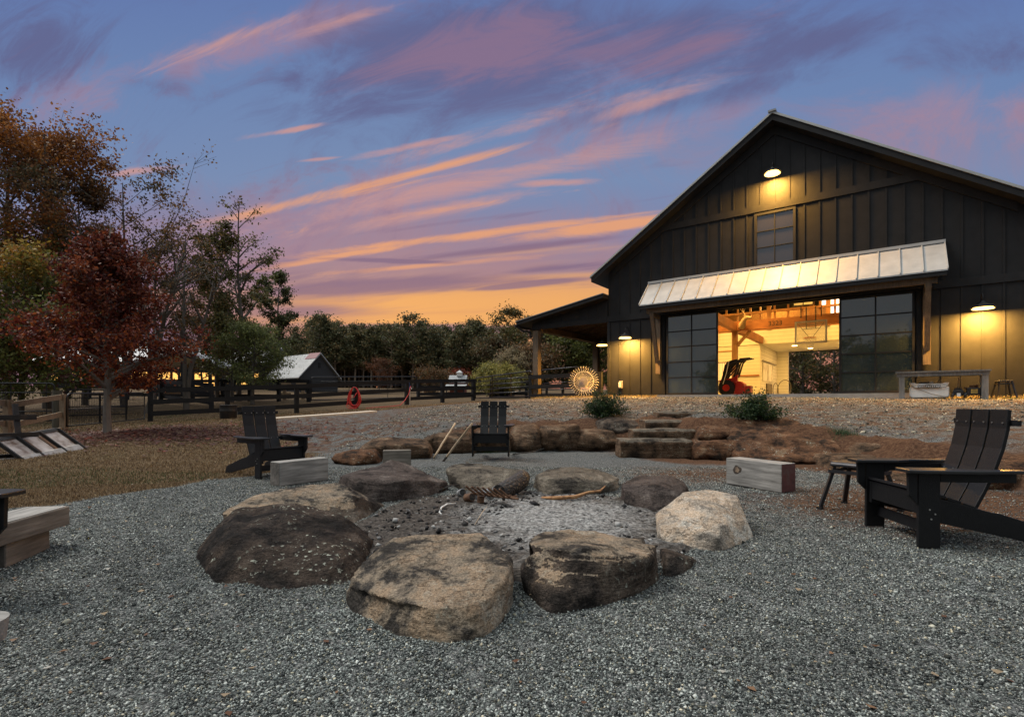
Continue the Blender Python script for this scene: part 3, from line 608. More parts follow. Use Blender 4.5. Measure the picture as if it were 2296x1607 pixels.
MB().tube([(-10.66,-.4,3.27),(-10.66,DEP-.4,3.2)], .07, 8).build('gutter', M['trim'], lean)
MB().tube([(-10.6,-.3,3.22),(-10.35,-.2,3.02),(-10.05,-.1,2.98),(-9.98,-.1,2.7)], .05, 8).build('downpipe', M['trim'], lean)
for y in (0,5.9,11.8): 
    MB().bx(-9.88,-9.6,y-.13,y+.15,-.5,3.0).build('lean_to_post', M['awn_wood'], lean)
# inside
q = MB(); q.bx(-6.0,-2.46,11.0,11.12,.031,2.9); q.bx(2.46,6.0,11.0,11.12,.031,2.9)
for s in (-1,1): q.bx(s*2.45,s*2.57,11.121,DEP-.02,.031,2.9)
q.bx(-2.44,-1.8,DEP-.14,DEP-.02,.031,2.9); q.bx(1.8,2.44,DEP-.14,DEP-.02,.031,2.9)
q.bx(-6.02,6.02,10.95,11.1,2.92,3.66)                      # loft edge
q.bx(-6.05,-6.03,.16,10.9,.031,2.7)
q.build('interior_wall', M['white'], barn)
q = MB()
for i in range(1,15): 
    z = .2*i; q.bx(-6.0,-2.46,10.994,10.998,z-.004,z+.004); q.bx(-2.448,-2.444,11.13,DEP-.16,z-.004,z+.004); q.bx(-2.44,-1.8,DEP-.146,DEP-.142,z-.004,z+.004)
for z in (3.1,3.3,3.5): q.bx(-6.0,6.0,10.944,10.948,z-.004,z+.004)
q.build('board_joints', mat('joint_shadow', [(.25,.23,.18),(.3,.28,.22)], 5, .9, 0), barn)
MB().bx(-2.44,2.44,11.12,DEP-.02,2.905,2.95).build('aisle_ceiling', M['white'], barn)
MB().bx(-6.0,6.0,11.101,DEP-.02,2.96,3.06).build('loft_floor', M['stud'], barn)
for x, y in ((-1.0,12.6),(-.45,14.6),(1.2,12.6)): MB().cyl((x,y,2.88),(x,y,2.903),.13,16).build('ceiling_light', M['lensw'], barn)
MB().bx(-5.2,-3.9,10.96,10.99,2.62,2.68).build('wall_rail', M['post'], barn)
wi = MB()
for (a,b_) in ((-5.2,-4.02),(-4.7,-3.42)): pass
wi.bx(-5.0,-4.94,10.93,10.99,.95,2.05); wi.bx(-3.66,-3.6,10.93,10.99,.95,2.05); wi.bx(-4.94,-3.66,10.93,10.99,2.0,2.05); wi.bx(-4.94,-3.66,10.93,10.99,.95,1.0)
for i in range(13): x = -4.85+i*.095; wi.bx(x-.012,x+.012,10.93,10.95,1.0,2.0)
sw = wi.build('barred_window', M['galv'], barn); MB().bx(-4.93,-3.67,10.975,10.985,1.01,1.99).build('pane', emis('stall_glow', (.9,.55,.2), 1.0), sw)
MB().bx(-3.55,-2.5,10.93,10.99,1.2,1.28).build('wall_ledge', M['beam'], barn)
q = MB(); q.bx(-2.44,-2.39,11.4,15.4,2.02,2.07); q.cyl((-2.37,11.3,2.08),(-2.37,15.6,2.08),.025,8); q.build('stall_door_track', M['galv'], barn)
for (a,b_) in ((11.5,12.9),(13.0,14.5)):
    q = MB(); q.bx(-2.44,-2.4,a,b_,.95,1.98); q.bx(-2.4,-2.385,a,a+.08,.95,1.98); q.bx(-2.4,-2.385,b_-.08,b_,.95,1.98); q.bx(-2.4,-2.385,a+.08,b_-.08,1.9,1.98); q.bx(-2.4,-2.385,a+.08,b_-.08,.95,1.03)
    q.build('stall_window', M['white_plastic'], barn)
q = MB(); q.bx(-2.43,-2.38,12.6,14.2,.06,.85)
for i in range(5): q.bx(-2.375,-2.36,12.65,14.15,.12+i*.15,.16+i*.15)
q.build('stall_door', M['brownw'], barn)
# timber frame
for x in (-2.4,2.4): MB().bx(x-.11,x+.11,4.9,5.12,.031,2.95).build('frame_post', M['post'], barn)
bm_ = MB().bx(-6.0,6.0,4.88,5.12,2.952,3.36).build('cross_beam', M['beam'], barn)
for x in (-2.4,2.4): MB().bx(x-.12,x+.12,.2,4.87,2.955,3.3).build('long_beam', M['beam'], barn); MB().bx(x-.12,x+.12,5.13,10.94,2.955,3.3).build('long_beam', M['beam'], barn)
MB().bar((-2.4,5.02,2.2),(-1.75,5.02,2.95),.12,.12,(0,1,0)).build('knee_brace', M['post'], barn)
text('beam_mark', '3323', .28, M['blackp'], barn, (-.75,4.876,3.14), (R(90),0,0))
# open stud wall of the loft, with its windows
q = MB()
for x in (-6,-5.4,-4.8,-4.2,-3.6,-2.95,-2.45,-1.75,-1.1,-.45,.35,1.0,1.55,2.3,3.0,3.7,4.4): q.bx(x-.045,x+.045,11.0,11.1,3.66,6.6)
for z in (3.7,5.05,6.5): q.bx(-6.0,6.0,10.99,11.11,z-.045,z+.045)
for x in (-2.0,.0,.72,1.85): q.bx(x-.1,x+.1,10.85,10.98,3.66,7.4)
q.bx(-6,6,10.82,10.98,4.6,4.7)
q.build('loft_stud', M['stud'], barn)
q = MB()
for i in range(9): q.bar((-6+.0,9.2-i*1.1+.5,4.9),(0,9.2-i*1.1+.5,8.9),.05,.2); q.bar((6,9.2-i*1.1+.5,4.9),(0,9.2-i*1.1+.5,8.9),.05,.2)
q.build('roof_rafter', M['stud'], barn)
q = MB()
for i in range(7): q.bx(-5.4+.05*i,-2.9-.03*i,11.6,12.2,3.72+.09*i,3.76+.09*i)
for i in range(9): q.bx(-2.2+(i%3)*.9,-1.5+(i%3)*.9,12.0,12.6,3.1+.35*(i//3),3.3+.35*(i//3))
q.build('stored_lumber', M['treated'], barn)
MB().bx(-6.0,6.0,13.9,14.0,3.07,rz_(6)).build('loft_back_wall', mat('osb_board', [(.3,.15,.06),(.5,.28,.12)], 14, .8, .1), barn)
for (a,b_,z0,z1) in ((-.85,.1,4.75,5.65),):
    f = MB(); f.bx(a,b_,10.75,10.8,z1-.05,z1); f.bx(a,b_,10.75,10.8,z0,z0+.05); f.bx(a,a+.05,10.75,10.8,z0+.05,z1-.05); f.bx(b_-.05,b_,10.75,10.8,z0+.05,z1-.05); f.bx((a+b_)/2-.02,(a+b_)/2+.02,10.75,10.8,z0+.05,z1-.05)
    o_ = f.build('loft_window', M['blackp'], barn); MB().bx(a+.05,b_-.05,10.77,10.78,z0+.05,z1-.05).build('pane', M['white'], o_)
g_ = []
for (a,b_,z0,z1) in ((.42,.66,4.72,5.6),(.42,.66,3.8,4.2),(.8,1.45,4.3,5.6),(.8,1.45,3.75,4.2),(1.62,2.5,4.95,5.7),(1.62,2.25,4.5,4.78),(1.62,2.25,3.78,4.25)):
    MB().bx(a,b_,11.12,11.13,z0,z1).build('loft_pane', M['skyglow'], barn)
f = MB(); f.bx(1.56,1.62,10.9,10.98,4.88,5.8); f.bx(1.62,2.6,10.9,10.98,4.86,4.93); f.build('loft_window', M['blackp'], barn)
# lamps of the barn
def gooseneck(loc, rz, label, power, r=.27):
    t = empty('wall_lamp', loc, rz, label, 'lamp', 'gooseneck barn lamps')
    sh = MB(); n = 28; prof = [(.03,.2),(.05,.15),(.1,.11),(r*.75,.07),(r,.0),(r-.012,-.002),(r*.73,.055),(.09,.095),(.03,.1)]
    vs = [(math.cos(2*math.pi*j/n)*p, math.sin(2*math.pi*j/n)*p, z) for (p,z) in prof for j in range(n)]
    sh.add(vs, [(i*n+j,i*n+(j+1)%n,(i+1)*n+(j+1)%n,(i+1)*n+j) for i in range(len(prof)-1) for j in range(n)]); sh.build('lamp_shade', M['trim'], t, True)
    MB().tube([(0,0,.2),(0,0,.3),(0,.06,.38),(0,.18,.42),(0,.3,.38),(0,.36,.28),(0,.42,.24)], .013, 8).build('arm', M['trim'], t, True)
    MB().cyl((0,.42,.24),(0,.44,.24),.06,16).build('wall_plate', M['trim'], t)
    MB().cyl((0,0,-.034),(0,0,.03),r*.9,24,r*.7).build('bulb', M['lens'], t)
    l = light('lamp_light', 'AREA', (0,0,-.04), power, (1,.49,.09), r*1.7, t); l.data.shape = 'DISK'
    return t
gooseneck(BW(0,-.44,7.45), BA, 'gooseneck lamp high in the gable above the upper window', 470)
gooseneck(BW(-5.27,-.44,2.33), BA, 'gooseneck lamp left of the doors above the outlet box', 620)
gooseneck(BW(5.24,-.44,2.36), BA, 'gooseneck lamp right of the doors above the bench', 700)
gooseneck(BW(-6.65,.35,2.2), BA+R(-90), 'gooseneck lamp under the lean-to roof at the barn corner', 260)
# interior light
WARM = (1,.55,.12)
light('ceiling_lamp_light','AREA', (-2.5,3.2,5.6), 560, WARM, 2.5, barn); light('ceiling_lamp_light','AREA', (2.5,8.2,6.6), 560, WARM, 2.5, barn)
light('aisle_light','AREA', (0,13.7,2.86), 190, (1,.57,.15), 1.6, barn, sy=3); light('loft_light','POINT', (-2,12.6,5.2), 200, WARM, .3, barn); light('loft_light','POINT', (2.5,12.4,5.2), 90, WARM, .3, barn)
light('bay_light','AREA', (-3.5,8.0,5.2), 300, WARM, 1.5, barn)

# things at and in the barn
t = empty('basketball_hoop', BW(.2,3.2,2.1), BA, 'basketball backboard with orange rim hanging from the cross beam', 'basketball hoop')
q = MB(); q.bx(0,.06,0,.04,0,.8); q.bx(1.02,1.08,0,.04,0,.8); q.bx(.06,1.02,0,.04,.75,.8); q.build('frame', M['whitep'], t)
MB().bx(.0,1.08,-.02,.05,-.07,-.002).build('bottom_pad', M['white_plastic'], t)
mm, tt_, bb = nt('clear_backboard'); bb.inputs['Alpha'].default_value = .22; bb.inputs['Base Color'].default_value = (.8,.75,.6,1); bb.inputs['Roughness'].default_value = .1
MB().bx(.061,1.019,.01,.02,.001,.749).build('backboard', mm, t)
q = MB(); q.bar((.08,.07,.74),(.46,.07,.2),.02,.02); q.bar((1.0,.07,.74),(.62,.07,.2),.02,.02); q.bar((.26,.09,.5),(.82,.09,.5),.02,.02)
q.tube([(.38,.1,.5),(.38,.1,1.35),(.2,.1,1.38),(.2,.1,.95)], .02, 6); q.tube([(.7,.1,.5),(.7,.1,1.35),(.88,.1,1.38),(.88,.1,.95)], .02, 6); q.build('bracket', M['blackp'], t)
rim = MB().ring((.54,-.24,.12),.2,.012,28,'z').build('hoop_rim', mat('orange_rim', [(.5,.12,.03),(.6,.16,.05)], 5, .5, 0), t)
nn = MB()
for k in range(12):
    for s in (-1,1):
        pts = []
        for i in range(6):
            a = 2*math.pi*k/12+s*i*.26; r_ = .2-.02*i; pts.append((.54+r_*math.cos(a),-.24+r_*math.sin(a),.11-.07*i))
        nn.tube(pts, .004, 4, False)
nn.build('net', M['white_plastic'], t)
# deer head mount on the beam corner
def skin(name, pts, edges, rad, m, parent, sub=2):
    me = bpy.data.meshes.new(name); me.from_pydata(pts, edges, []); o = bpy.data.objects.new(name, me); COL.objects.link(o); me.materials.append(m)
    sk = o.modifiers.new('s','SKIN'); lay = me.skin_vertices[0].data
    for i, r_ in enumerate(rad): lay[i].radius = (r_, r_)
    lay[0].use_root = True; sb = o.modifiers.new('b','SUBSURF'); sb.levels = sb.render_levels = sub
    dg = bpy.context.evaluated_depsgraph_get(); me2 = bpy.data.meshes.new_from_object(o.evaluated_get(dg)); bpy.data.objects.remove(o)
    me2.name = name
    for p in me2.polygons: p.use_smooth = True
    if not me2.materials: me2.materials.append(m)
    o = bpy.data.objects.new(name, me2); COL.objects.link(o); o.parent = parent; return o
t = empty('deer_head_mount', BW(-2.12,4.85,3.02), BA, 'mounted deer head with antlers on the beam corner above the post', 'deer mount')
fur = mat('deer_fur', [(.3,.2,.11),(.45,.33,.2),(.5,.4,.28)], 20, .9, .4, bscale=90)
skin('head', [(0,0,0),(.08,-.12,.16),(.2,-.26,.36),(.3,-.34,.44),(.42,-.4,.42),(.52,-.44,.38)], [(0,1),(1,2),(2,3),(3,4),(4,5)], [.19,.15,.1,.085,.055,.035], fur, t)
for s in (-1,1):
    MB().add([(.22,-.30+s*.06,.5),(.12,-.3+s*.2,.56),(.17,-.27+s*.2,.6),(.26,-.3+s*.08,.52)], [(0,1,2,3)]).build('ear', fur, t)
    q = MB(); pts = [(.24,-.3+s*.05,.52),(.16,-.3+s*.16,.66),(.1,-.34+s*.26,.8),(.16,-.42+s*.3,.95)]; q.tube(pts,[.018,.016,.013,.006],6)
    for p, e in ((pts[1],(.22,-.38+s*.16,.86)),(pts[2],(.2,-.46+s*.22,.98)),(pts[2],(.06,-.28+s*.3,1.0))): q.tube([p,e],[.013,.005],6)
    q.build('antler', M['bleached'], t)
# red loader with grapple standing inside the open door
t = empty('red_tractor_loader', BW(-2.33,2.2,.03), BA, 'red tractor loader with black grapple parked just inside the doors', 'tractor'); t.scale = (.9,.9,.9)
MB().prism([(.62,0),(1.1,0),(1.04,.5),(.88,.62),(.72,.58)], 'y', -.25,.25).build('bucket', M['redpaint'], t)
MB().bx(1.1,1.3,-.22,.24,.02,.42).build('bucket_side', M['redpaint'], t)
q = MB(); q.cyl((.32,-.3,.34),(.32,.1,.34),.33,28); 
for k in range(24):
    a = 2*math.pi*k/24; q.box((.32+.335*math.cos(a),-.1,.34+.335*math.sin(a)),(.05,.38,.05),ry=-a)
tyre = q.build('tyre', M['blackp'], t); MB().cyl((.32,-.32,.34),(.32,-.29,.34),.15,20).build('rim', M['redpaint'], tyre)
q = MB(); q.bar((.0,.3,.5),(.7,.3,.62),.1,.16); q.bar((.0,-.1,.62),(.62,-.1,.72),.08,.14); q.bar((.62,-.1,.8),(.66,-.1,.4),.1,.1); q.prism([(.45,.6),(.75,.62),(.78,.9),(.6,.86)],'y',-.2,-.1); q.build('loader_arm', M['redpaint'], t)
MB().bx(-1.3,-.5,.2,.9,.45,.8).build('hood', M['redpaint'], t)
q = MB()
for y in (-.3,.1,.5):
    q.prism([(.1,.62),(.2,.62),(.42,1.3),(.78,1.52),(.8,1.6),(.38,1.5),(.26,1.34)],'y',y,y+.03); q.prism([(.58,.8),(.68,.82),(.86,1.42),(.98,1.56),(1.3,1.6),(1.28,1.64),(.86,1.62)],'y',y+.06,y+.09)
    q.bar((.25,y,.85),(.75,y,1.42),.03,.06)
q.build('grapple', M['blackp'], t)
MB().tube([(.2,-.35,.5),(.35,-.36,1.0),(.45,-.36,1.5)],.018,6).build('hydraulic_cylinder', M['bolt'], t)
# two round hoops leaning on the back wall of the aisle
t = empty('hoop_stand', BW(-1.98,14.9,.03), BA, 'thin round wooden hoops leaning inside the barn aisle', 'hoop')
MB().ring((.12,0,.55),.54,.022,36,'y').build('hoop', M['brownw'], t, rot=(R(8),0,R(58))); MB().ring((-.25,.25,.45),.44,.02,36,'y').build('hoop', M['brownw'], t, rot=(0,0,R(80)))
# outlet box on the siding
t = empty('outlet_box', BW(-5.63,-.03,.33), BA, 'grey outlet box with clear cover low on the siding under the left lamp', 'outlet')
MB().bx(-.08,.08,-.04,.0,0,.3).build('box', M['galv'], t, bevel=.008); MB().bx(-.07,.03,-.11,-.04,.03,.24).build('cover', M['white_plastic'], t, bevel=.025)

# bench table with the sprayer tank and machines beneath
def table():
    t = empty('work_table', BW(3.33,-1.0,-.14), BA+R(-1), 'long grey wooden table standing against the barn right of the doors', 'table')
    MB().bx(-.03,1.98,-.28,.32,.72,.76).build('tabletop', M['legw'], t)
    a = MB().bx(.0,1.95,-.25,-.21,.62,.72); a.bx(.0,1.95,.26,.3,.62,.72); a.build('apron', M['legw'], t)
    for x in (.05,1.8):
        for y in (-.24,.16): MB().bx(x,x+.13,y,y+.13,-.12,.719).build('leg', M['legw'], t)
    return t
table()
t = empty('sprayer_tank', BW(3.62,-1.0,-.12), BA, 'white plastic sprayer tank with black name plate under the table', 'sprayer tank'); t.scale = (.78,.8,.84)
q = MB().prism([(0,.06),(.06,.0),(1.04,0),(1.1,.06),(1.1,.36),(1.02,.4),(.1,.4),(0,.36)],'y',-.2,.22); q.build('tank', M['white_plastic'], t, bevel=.03)
q = MB().prism([(.04,.402),(1.06,.402),(1.1,.5),(.98,.5),(.9,.47),(.22,.47),(.14,.5),(0,.5)],'y',-.19,.2); q.build('tank_top', M['white_plastic'], t, bevel=.015)
nb_ = MB().bx(.22,.86,-.225,-.203,.33,.425).build('name_plate', M['blackp'], t)
text('plate_lettering', 'NORTH STAR', .085, M['whitep'], nb_, (.54,-.2275,.377), (R(90),0,0), bold=True, sx=1.22)
MB().bx(.26,.55,-.12,.1,.472,.53).build('pump', M['blackp'], t, bevel=.02); MB().cyl((.62,0,.48),(.62,0,.54),.06,14).build('lid', M['galv'], t)
hs = mat('tan_hose', [(.16,.1,.05),(.22,.14,.07)], 6, .6, 0)
pts = [(.04,-.23,.4),(.3,-.24,.27),(.6,-.25,.13),(.9,-.25,.05),(1.2,-.28,.02)]; q = MB().tube(pts,.011,6)
q.tube([(.5+.1*math.cos(a*.42),-.235,.38+.06*math.sin(a*.42)) for a in range(16)],.008,6,False); q.tube([(.04,-.2,.4),(.2,-.22,.33),(.6,-.235,.31),(1.0,-.23,.35),(1.08,-.2,.42)],.01,6); q.build('hose', hs, t)
MB().tube([(.78,0,.5),(.92,-.1,.66)],.008,6).build('spray_wand', M['blackp'], t)
t = empty('push_mower', BW(4.56,-1.0,-.13), BA, 'small black mower with upright wooden handle under the table', 'mower'); t.scale = (.75,.8,.85)
MB().bx(-.02,.3,-.15,.2,.08,.26).build('body', M['blackp'], t, bevel=.03); MB().prism([(.04,.26),(.26,.26),(.24,.33),(.06,.33)],'y',-.1,.15).build('cover', M['blackp'], t)
for x in (-.04,.3): 
    for y in (-.12,.16): MB().cyl((x,y,.08),(x+.05,y,.08),.08,14).build('wheel', M['blackp'], t)
MB().tube([(.15,.2,.3),(.2,.3,.66)],.02,8).build('handle', M['bleached'], t); MB().bx(.1,.2,-.19,-.15,.05,.16).build('front_plate', M['white_plastic'], t)
t = empty('generator', BW(4.84,-1.0,-.13), BA, 'black generator with yellow warning label under the table end', 'generator'); t.scale = (.82,.8,.82)
MB().bx(0,.36,-.16,.2,.1,.34).build('housing', M['blackp'], t, bevel=.02); q = MB().bx(.08,.2,-.1,.05,.34,.42); q.cyl((.25,0,.34),(.25,0,.43),.05,12); q.bx(-.06,.02,-.08,.1,.3,.36); q.build('engine', M['rust'], t)
for x in (-.05,.36): MB().cyl((x,-.08,.1),(x+.05,-.08,.1),.1,16).build('wheel', M['blackp'], t)
lb = mat('yellow_label', [(.5,.32,.06),(.55,.38,.1)], 5, .6, 0); o_ = MB().bx(.1,.26,-.168,-.1605,.15,.29).build('warning_label', lb, t)
q = MB()
for i in range(5): q.bx(.115,.245,-.1705,-.1685,.165+i*.018,.17+i*.018)
q.bx(.14,.22,-.1705,-.1685,.268,.28); q.build('label_print', M['blackp'], o_)
def stool(loc, rz, label, h=.46, s=.31):
    t = empty('metal_stool', loc, rz, label, 'stool', 'metal cafe stools')
    q = MB(); a = s/2; q.prism([(-a,h-.02),(-a+.02,h),(a-.02,h),(a,h-.02),(a,h-.045),(-a,h-.045)],'y',-a,a); q.build('seat', M['stool'], t, bevel=.012)
    for i in (-1,1):
        for j in (-1,1):
            b_ = a*1.32; MB().bar((i*(a-.03),j*(a-.03),h-.045),(i*b_,j*b_,.0),.036,.026,(i,j,0)).build('leg', M['stool'], t); MB().box((i*b_,j*b_,.008),(.045,.045,.03)).build('foot_cap', M['blackp'], t)
    q = MB()
    for i in (-1,1): q.bar((i*a*1.02,-a*1.02,h-.09),(i*a*1.02,a*1.02,h-.09),.012,.03); q.bar((-a*1.02,i*a*1.02,h-.09),(a*1.02,i*a*1.02,h-.09),.012,.03)
    q.build('stretcher', M['stool'], t); return t
stool(BW(5.62,-.7,-.13), BA+R(8), 'metal stool against the barn right of the long table', .47)
stool(on(3.24,4.78), R(33), 'dark metal stool on the gravel behind the nearest chair', .45, .36)
# spiral rake wheel
t = empty('rake_wheel', BW(-6.95,-.75,-.02)+Vector((0,0,.03)), R(-12), 'old hay rake wheel with curled spring tines leaning by the lean-to', 'rake wheel')
MB().ring((0,0,.62),.4,.012,48).build('rim', M['paint_cream'], t, True)
q = MB().cyl((0,-.02,.62),(0,.02,.62),.155,28); q.cyl((0,-.05,.62),(0,-.02,.62),.07,16); q.build('hub', M['galv'], t)
q = MB()
for k in range(34):
    a = 2*math.pi*k/34; pts = [(r_*math.cos(a+da),-.01*(r_>.3),.62+r_*math.sin(a+da)) for r_, da in ((.13,.0),(.28,-.25),(.4,-.4),(.5,-.5),(.56,-.42),(.62,-.47))]; q.tube(pts,.0085,5,False)
q.build('tine', M['paint_cream'], t)
# ------------------------------------------------------------------ chairs
def chair(loc, rz, label):
    t = empty('adirondack_chair', loc, rz, label, 'chair', 'black Adirondack chairs round the fire pit')
    bp = M['black']; hw = .31                       # faces +y, front legs at y=0
    for s in (-1,1):
        x = s*hw
        leg = MB().bx(x-.014,x+.014,-.12,.02,0,.52).build('leg', bp, t, bevel=.004)
        bx_ = MB()
        for (y,z) in ((-.085,.235),(-.05,.265),(-.06,.20)): bx_.cyl((x+s*.014,y,z),(x+s*.018,y,z),.006,8)
        bx_.build('bolt', M['bolt'], leg)
        MB().prism([(.0245,.52),(.085,.52),(.08,.36),(.0245,.3)],'x',x-.013,x+.013).build('arm_bracket', bp, t, bevel=.003)
        MB().prism([(-.0,.37),(-.0,.2),(-.12,.17),(-.93,.0),(-1.0,.0),(-.96,.1),(-.52,.24),(-.46,.25)],'x',x-s*.045,x-s*.016).build('rear_leg', bp, t, bevel=.004)
        ar = [(s*(hw-.075),.12),(s*(hw+.075),.12),(s*(hw+.1),.05),(s*(hw+.1),-.3),(s*(hw+.055),-.62),(s*(hw-.0),-.64),(s*(hw-.02),-.3),(s*(hw-.075),-.18)]
        if s < 0: ar = ar[::-1]
        MB().prism(ar,'z',.521,.545).build('armrest', M['arm'], t, bevel=.006)
        MB().bx(x-.012,x+.012,-.6,-.122,.455,.52).build('arm_rail', bp, t, bevel=.003)
    MB().bx(-hw+.015,hw-.015,-.03,-.005,.23,.375).build('apron', bp, t, bevel=.004)
    MB().bx(-hw+.015,hw-.015,-.09,-.065,.09,.165).build('stretcher', bp, t, bevel=.003)
    for i in range(5):
        y0 = .01-i*.098; z0 = .385-(.0 if i == 0 else .028*i+.006*i*i*.3)
        MB().box((0,y0-.045,z0),(2*hw-.036,.09,.022),rx=R(14+2*i)).build('seat_slat', bp, t, bevel=.003)
    prof = [(-.38,.23),(-.455,.38),(-.52,.53),(-.57,.68),(-.6,.82),(-.61,.955)]
    for i in (-1,0,1):
        q = MB(); vs = []; wd = .074; n = len(prof); xo = i*.158
        for (y,z) in prof:
            k = 1+.06*(z-.2)
            xc = xo*k
            vs += [(xc-wd,y,z),(xc+wd,y,z),(xc+wd,y-.025,z-.006),(xc-wd,y-.025,z-.006)]
        fs = [(a*4+j,a*4+(j+1)%4,(a+1)*4+(j+1)%4,(a+1)*4+j) for a in range(n-1) for j in range(4)]+[(3,2,1,0),tuple((n-1)*4+j for j in range(4))]
        q.add(vs,fs); sl = q.build('back_slat', bp, t, bevel=.004)
        bx_ = MB()
        for (y,z) in ((-.506,.5),(-.602,.86)):
            for dx in (-.045,.045): bx_.cyl((xo*(1+.06*(z-.2))+dx,y+.001,z),(xo*(1+.06*(z-.2))+dx,y+.006,z),.0055,8)
        bx_.build('screw', M['bolt'], sl)
    MB().bx(-.3,.3,-.565,-.54,.47,.52).build('back_rail', bp, t); MB().bx(-.29,.29,-.655,-.63,.84,.88).build('back_rail', bp, t)
    return t
chair((2.86,3.86,0), R(84), 'large black Adirondack chair nearest the camera at right of the fire pit')
chair((-.37,8.85,.075), R(177), 'black Adirondack chair facing us with bright armrests behind the fire pit')
chair((-3.12,6.98,.0), R(-126), 'black Adirondack chair between the lawn and the left timber block')
chair((-2.66,2.32,0), R(-86), 'black Adirondack chair cut off by the left edge of the photo')

# ------------------------------------------------------------------ timbers, poles
def timber(name, p0, p1, w, h, side, m, label, cat='timber', group=None, z0=0, end=None, bev=.008):
    p0 = Vector(p0); p1 = Vector(p1); d = (p1-p0); Lh = d.length; a = math.atan2(d.y,d.x)
    t = MB().bx(0,Lh,0,side*w,0,h).build(name, m, None, bevel=bev, loc=(p0.x,p0.y,z0), rot=(0,0,a))
    tag(t, label, cat, group)
    if end is not None:
        MB().bx(Lh+.0005,Lh+.003,side*.006,side*(w-.006),.006,h-.006).build('end_grain', end, t)
        MB().bx(-.003,-.0005,side*.006,side*(w-.006),.006,h-.006).build('end_grain', M['endg'], t)
    return t
timber('timber_block', (-2.775,6.13,0), (-2.40,6.69,0), .2, .287, 1, M['greyw'], 'grey weathered timber block before the left chair', 'timber block', 'timber block seats', 0, M['endg'])
tb = timber('timber_block', (2.66,6.37,0), (2.995,5.70,0), .24, .32, 1, M['greyw'], 'grey timber block with big knot and red end right of the pit', 'timber block', 'timber block seats', 0, M['redend'])
k_ = MB().add([(.15+.045*math.cos(a)*(1+.2*math.sin(3*a)),-.004,.2+.05*math.sin(a)) for a in [i*math.pi/8 for i in range(16)]],[tuple(range(16))]); k_.add([(.15+.075*math.cos(a),-.002,.19+.075*math.sin(a)) for a in [i*math.pi/8 for i in range(16)]],[tuple(range(16))])
kk = MB(); 
kk.add([(.165+.062*math.cos(a)*(1+.15*math.sin(2*a)),-.0008,.19+.05*math.sin(a)*(1+.2*math.cos(3*a))) for a in [i*math.pi/10 for i in range(20)]],[tuple(range(20))]); kk.build('knot_rim', mat('knot_bark', [(.03,.022,.018),(.08,.06,.045)], 12, .9, .5), tb); MB().prism([(.14,.17),(.175,.155),(.2,.185),(.18,.205),(.165,.225),(.145,.215)],'y',-.004,.01).build('knot', mat('knot_wood', [(.09,.06,.04),(.24,.17,.11),(.3,.22,.15)], 30, .8, .8), tb)
timber('timber_stub', (-1.79,7.12,0), (-1.42,7.2,0), .1, .34, 1, M['brownw'], 'short brown timber standing behind the back left boulder', 'timber block', None, 0, M['endg'])
timber('landscape_timber', (-3.06,3.10,0), (-3.17,3.52,0), .24, .142, 1, M['brownw'], 'lower of two stacked timbers at the left edge', 'timber', 'two stacked timbers at the left edge', 0, M['endg'])
b2 = timber('landscape_timber', (-3.0,2.75,0), (-3.12,3.62,0), .27, .13, 1, M['brownw'], 'upper of two stacked timbers, its top a paler grey', 'timber', 'two stacked timbers at the left edge', .144, M['endg'])
MB().bx(.02,.86,.01,.26,.1305,.134).build('pale_top', M['greyw'], b2)  # thin sheet of paler grey wood over the top face
def pole(a, b, m, label, r=(.02,.016), dark=True):
    a = Vector(a); b = Vector(b); n = 9; pts = []; rr = []
    for i in range(n):
        f_ = i/(n-1); p = (b-a)*f_; pts.append(p+Vector((random.uniform(-1,1)*.006,random.uniform(-1,1)*.006,0))); rr.append(r[0]*(1-f_)+r[1]*f_)
    o_ = MB().tube(pts, rr, 8).build('pole', m, None, True, loc=a); tag(o_, label, 'wooden pole', 'wooden fire poles'); 
    if dark: MB().tube([p*1 for p in pts[:2]], [rr[0]*1.12, rr[1]*1.04], 8).build('charred_tip', M['char'], o_)
    return o_
pole((-1.18,8.82,.0), (-.665,8.55,.655), M['bleached'], 'bare pole with burnt tip leaning on the armrest of the back chair', (.021,.019))
pole((-1.40,9.15,.02), (-1.10,9.95,.60), M['bleached'], 'bare pole leaning on the rocks left of the back chair', (.018,.02), False)
t = empty('side_table', (-1.345,1.28,0), 0, 'weathered round table on a rope-wound post at bottom left corner', 'side table')
MB().cyl((0,0,.40),(0,0,.455),.06,24,.066).build('tabletop', M['greyw'], t)
MB().cyl((-.02,0,.0),(-.02,0,.399),.036,16).build('post', M['rope'], t)
q = MB()
for i in range(26): q.ring((-.02,0,.01+i*.0148),.037,.006,16,'z',5)
q.build('rope_winding', M['rope'], t)

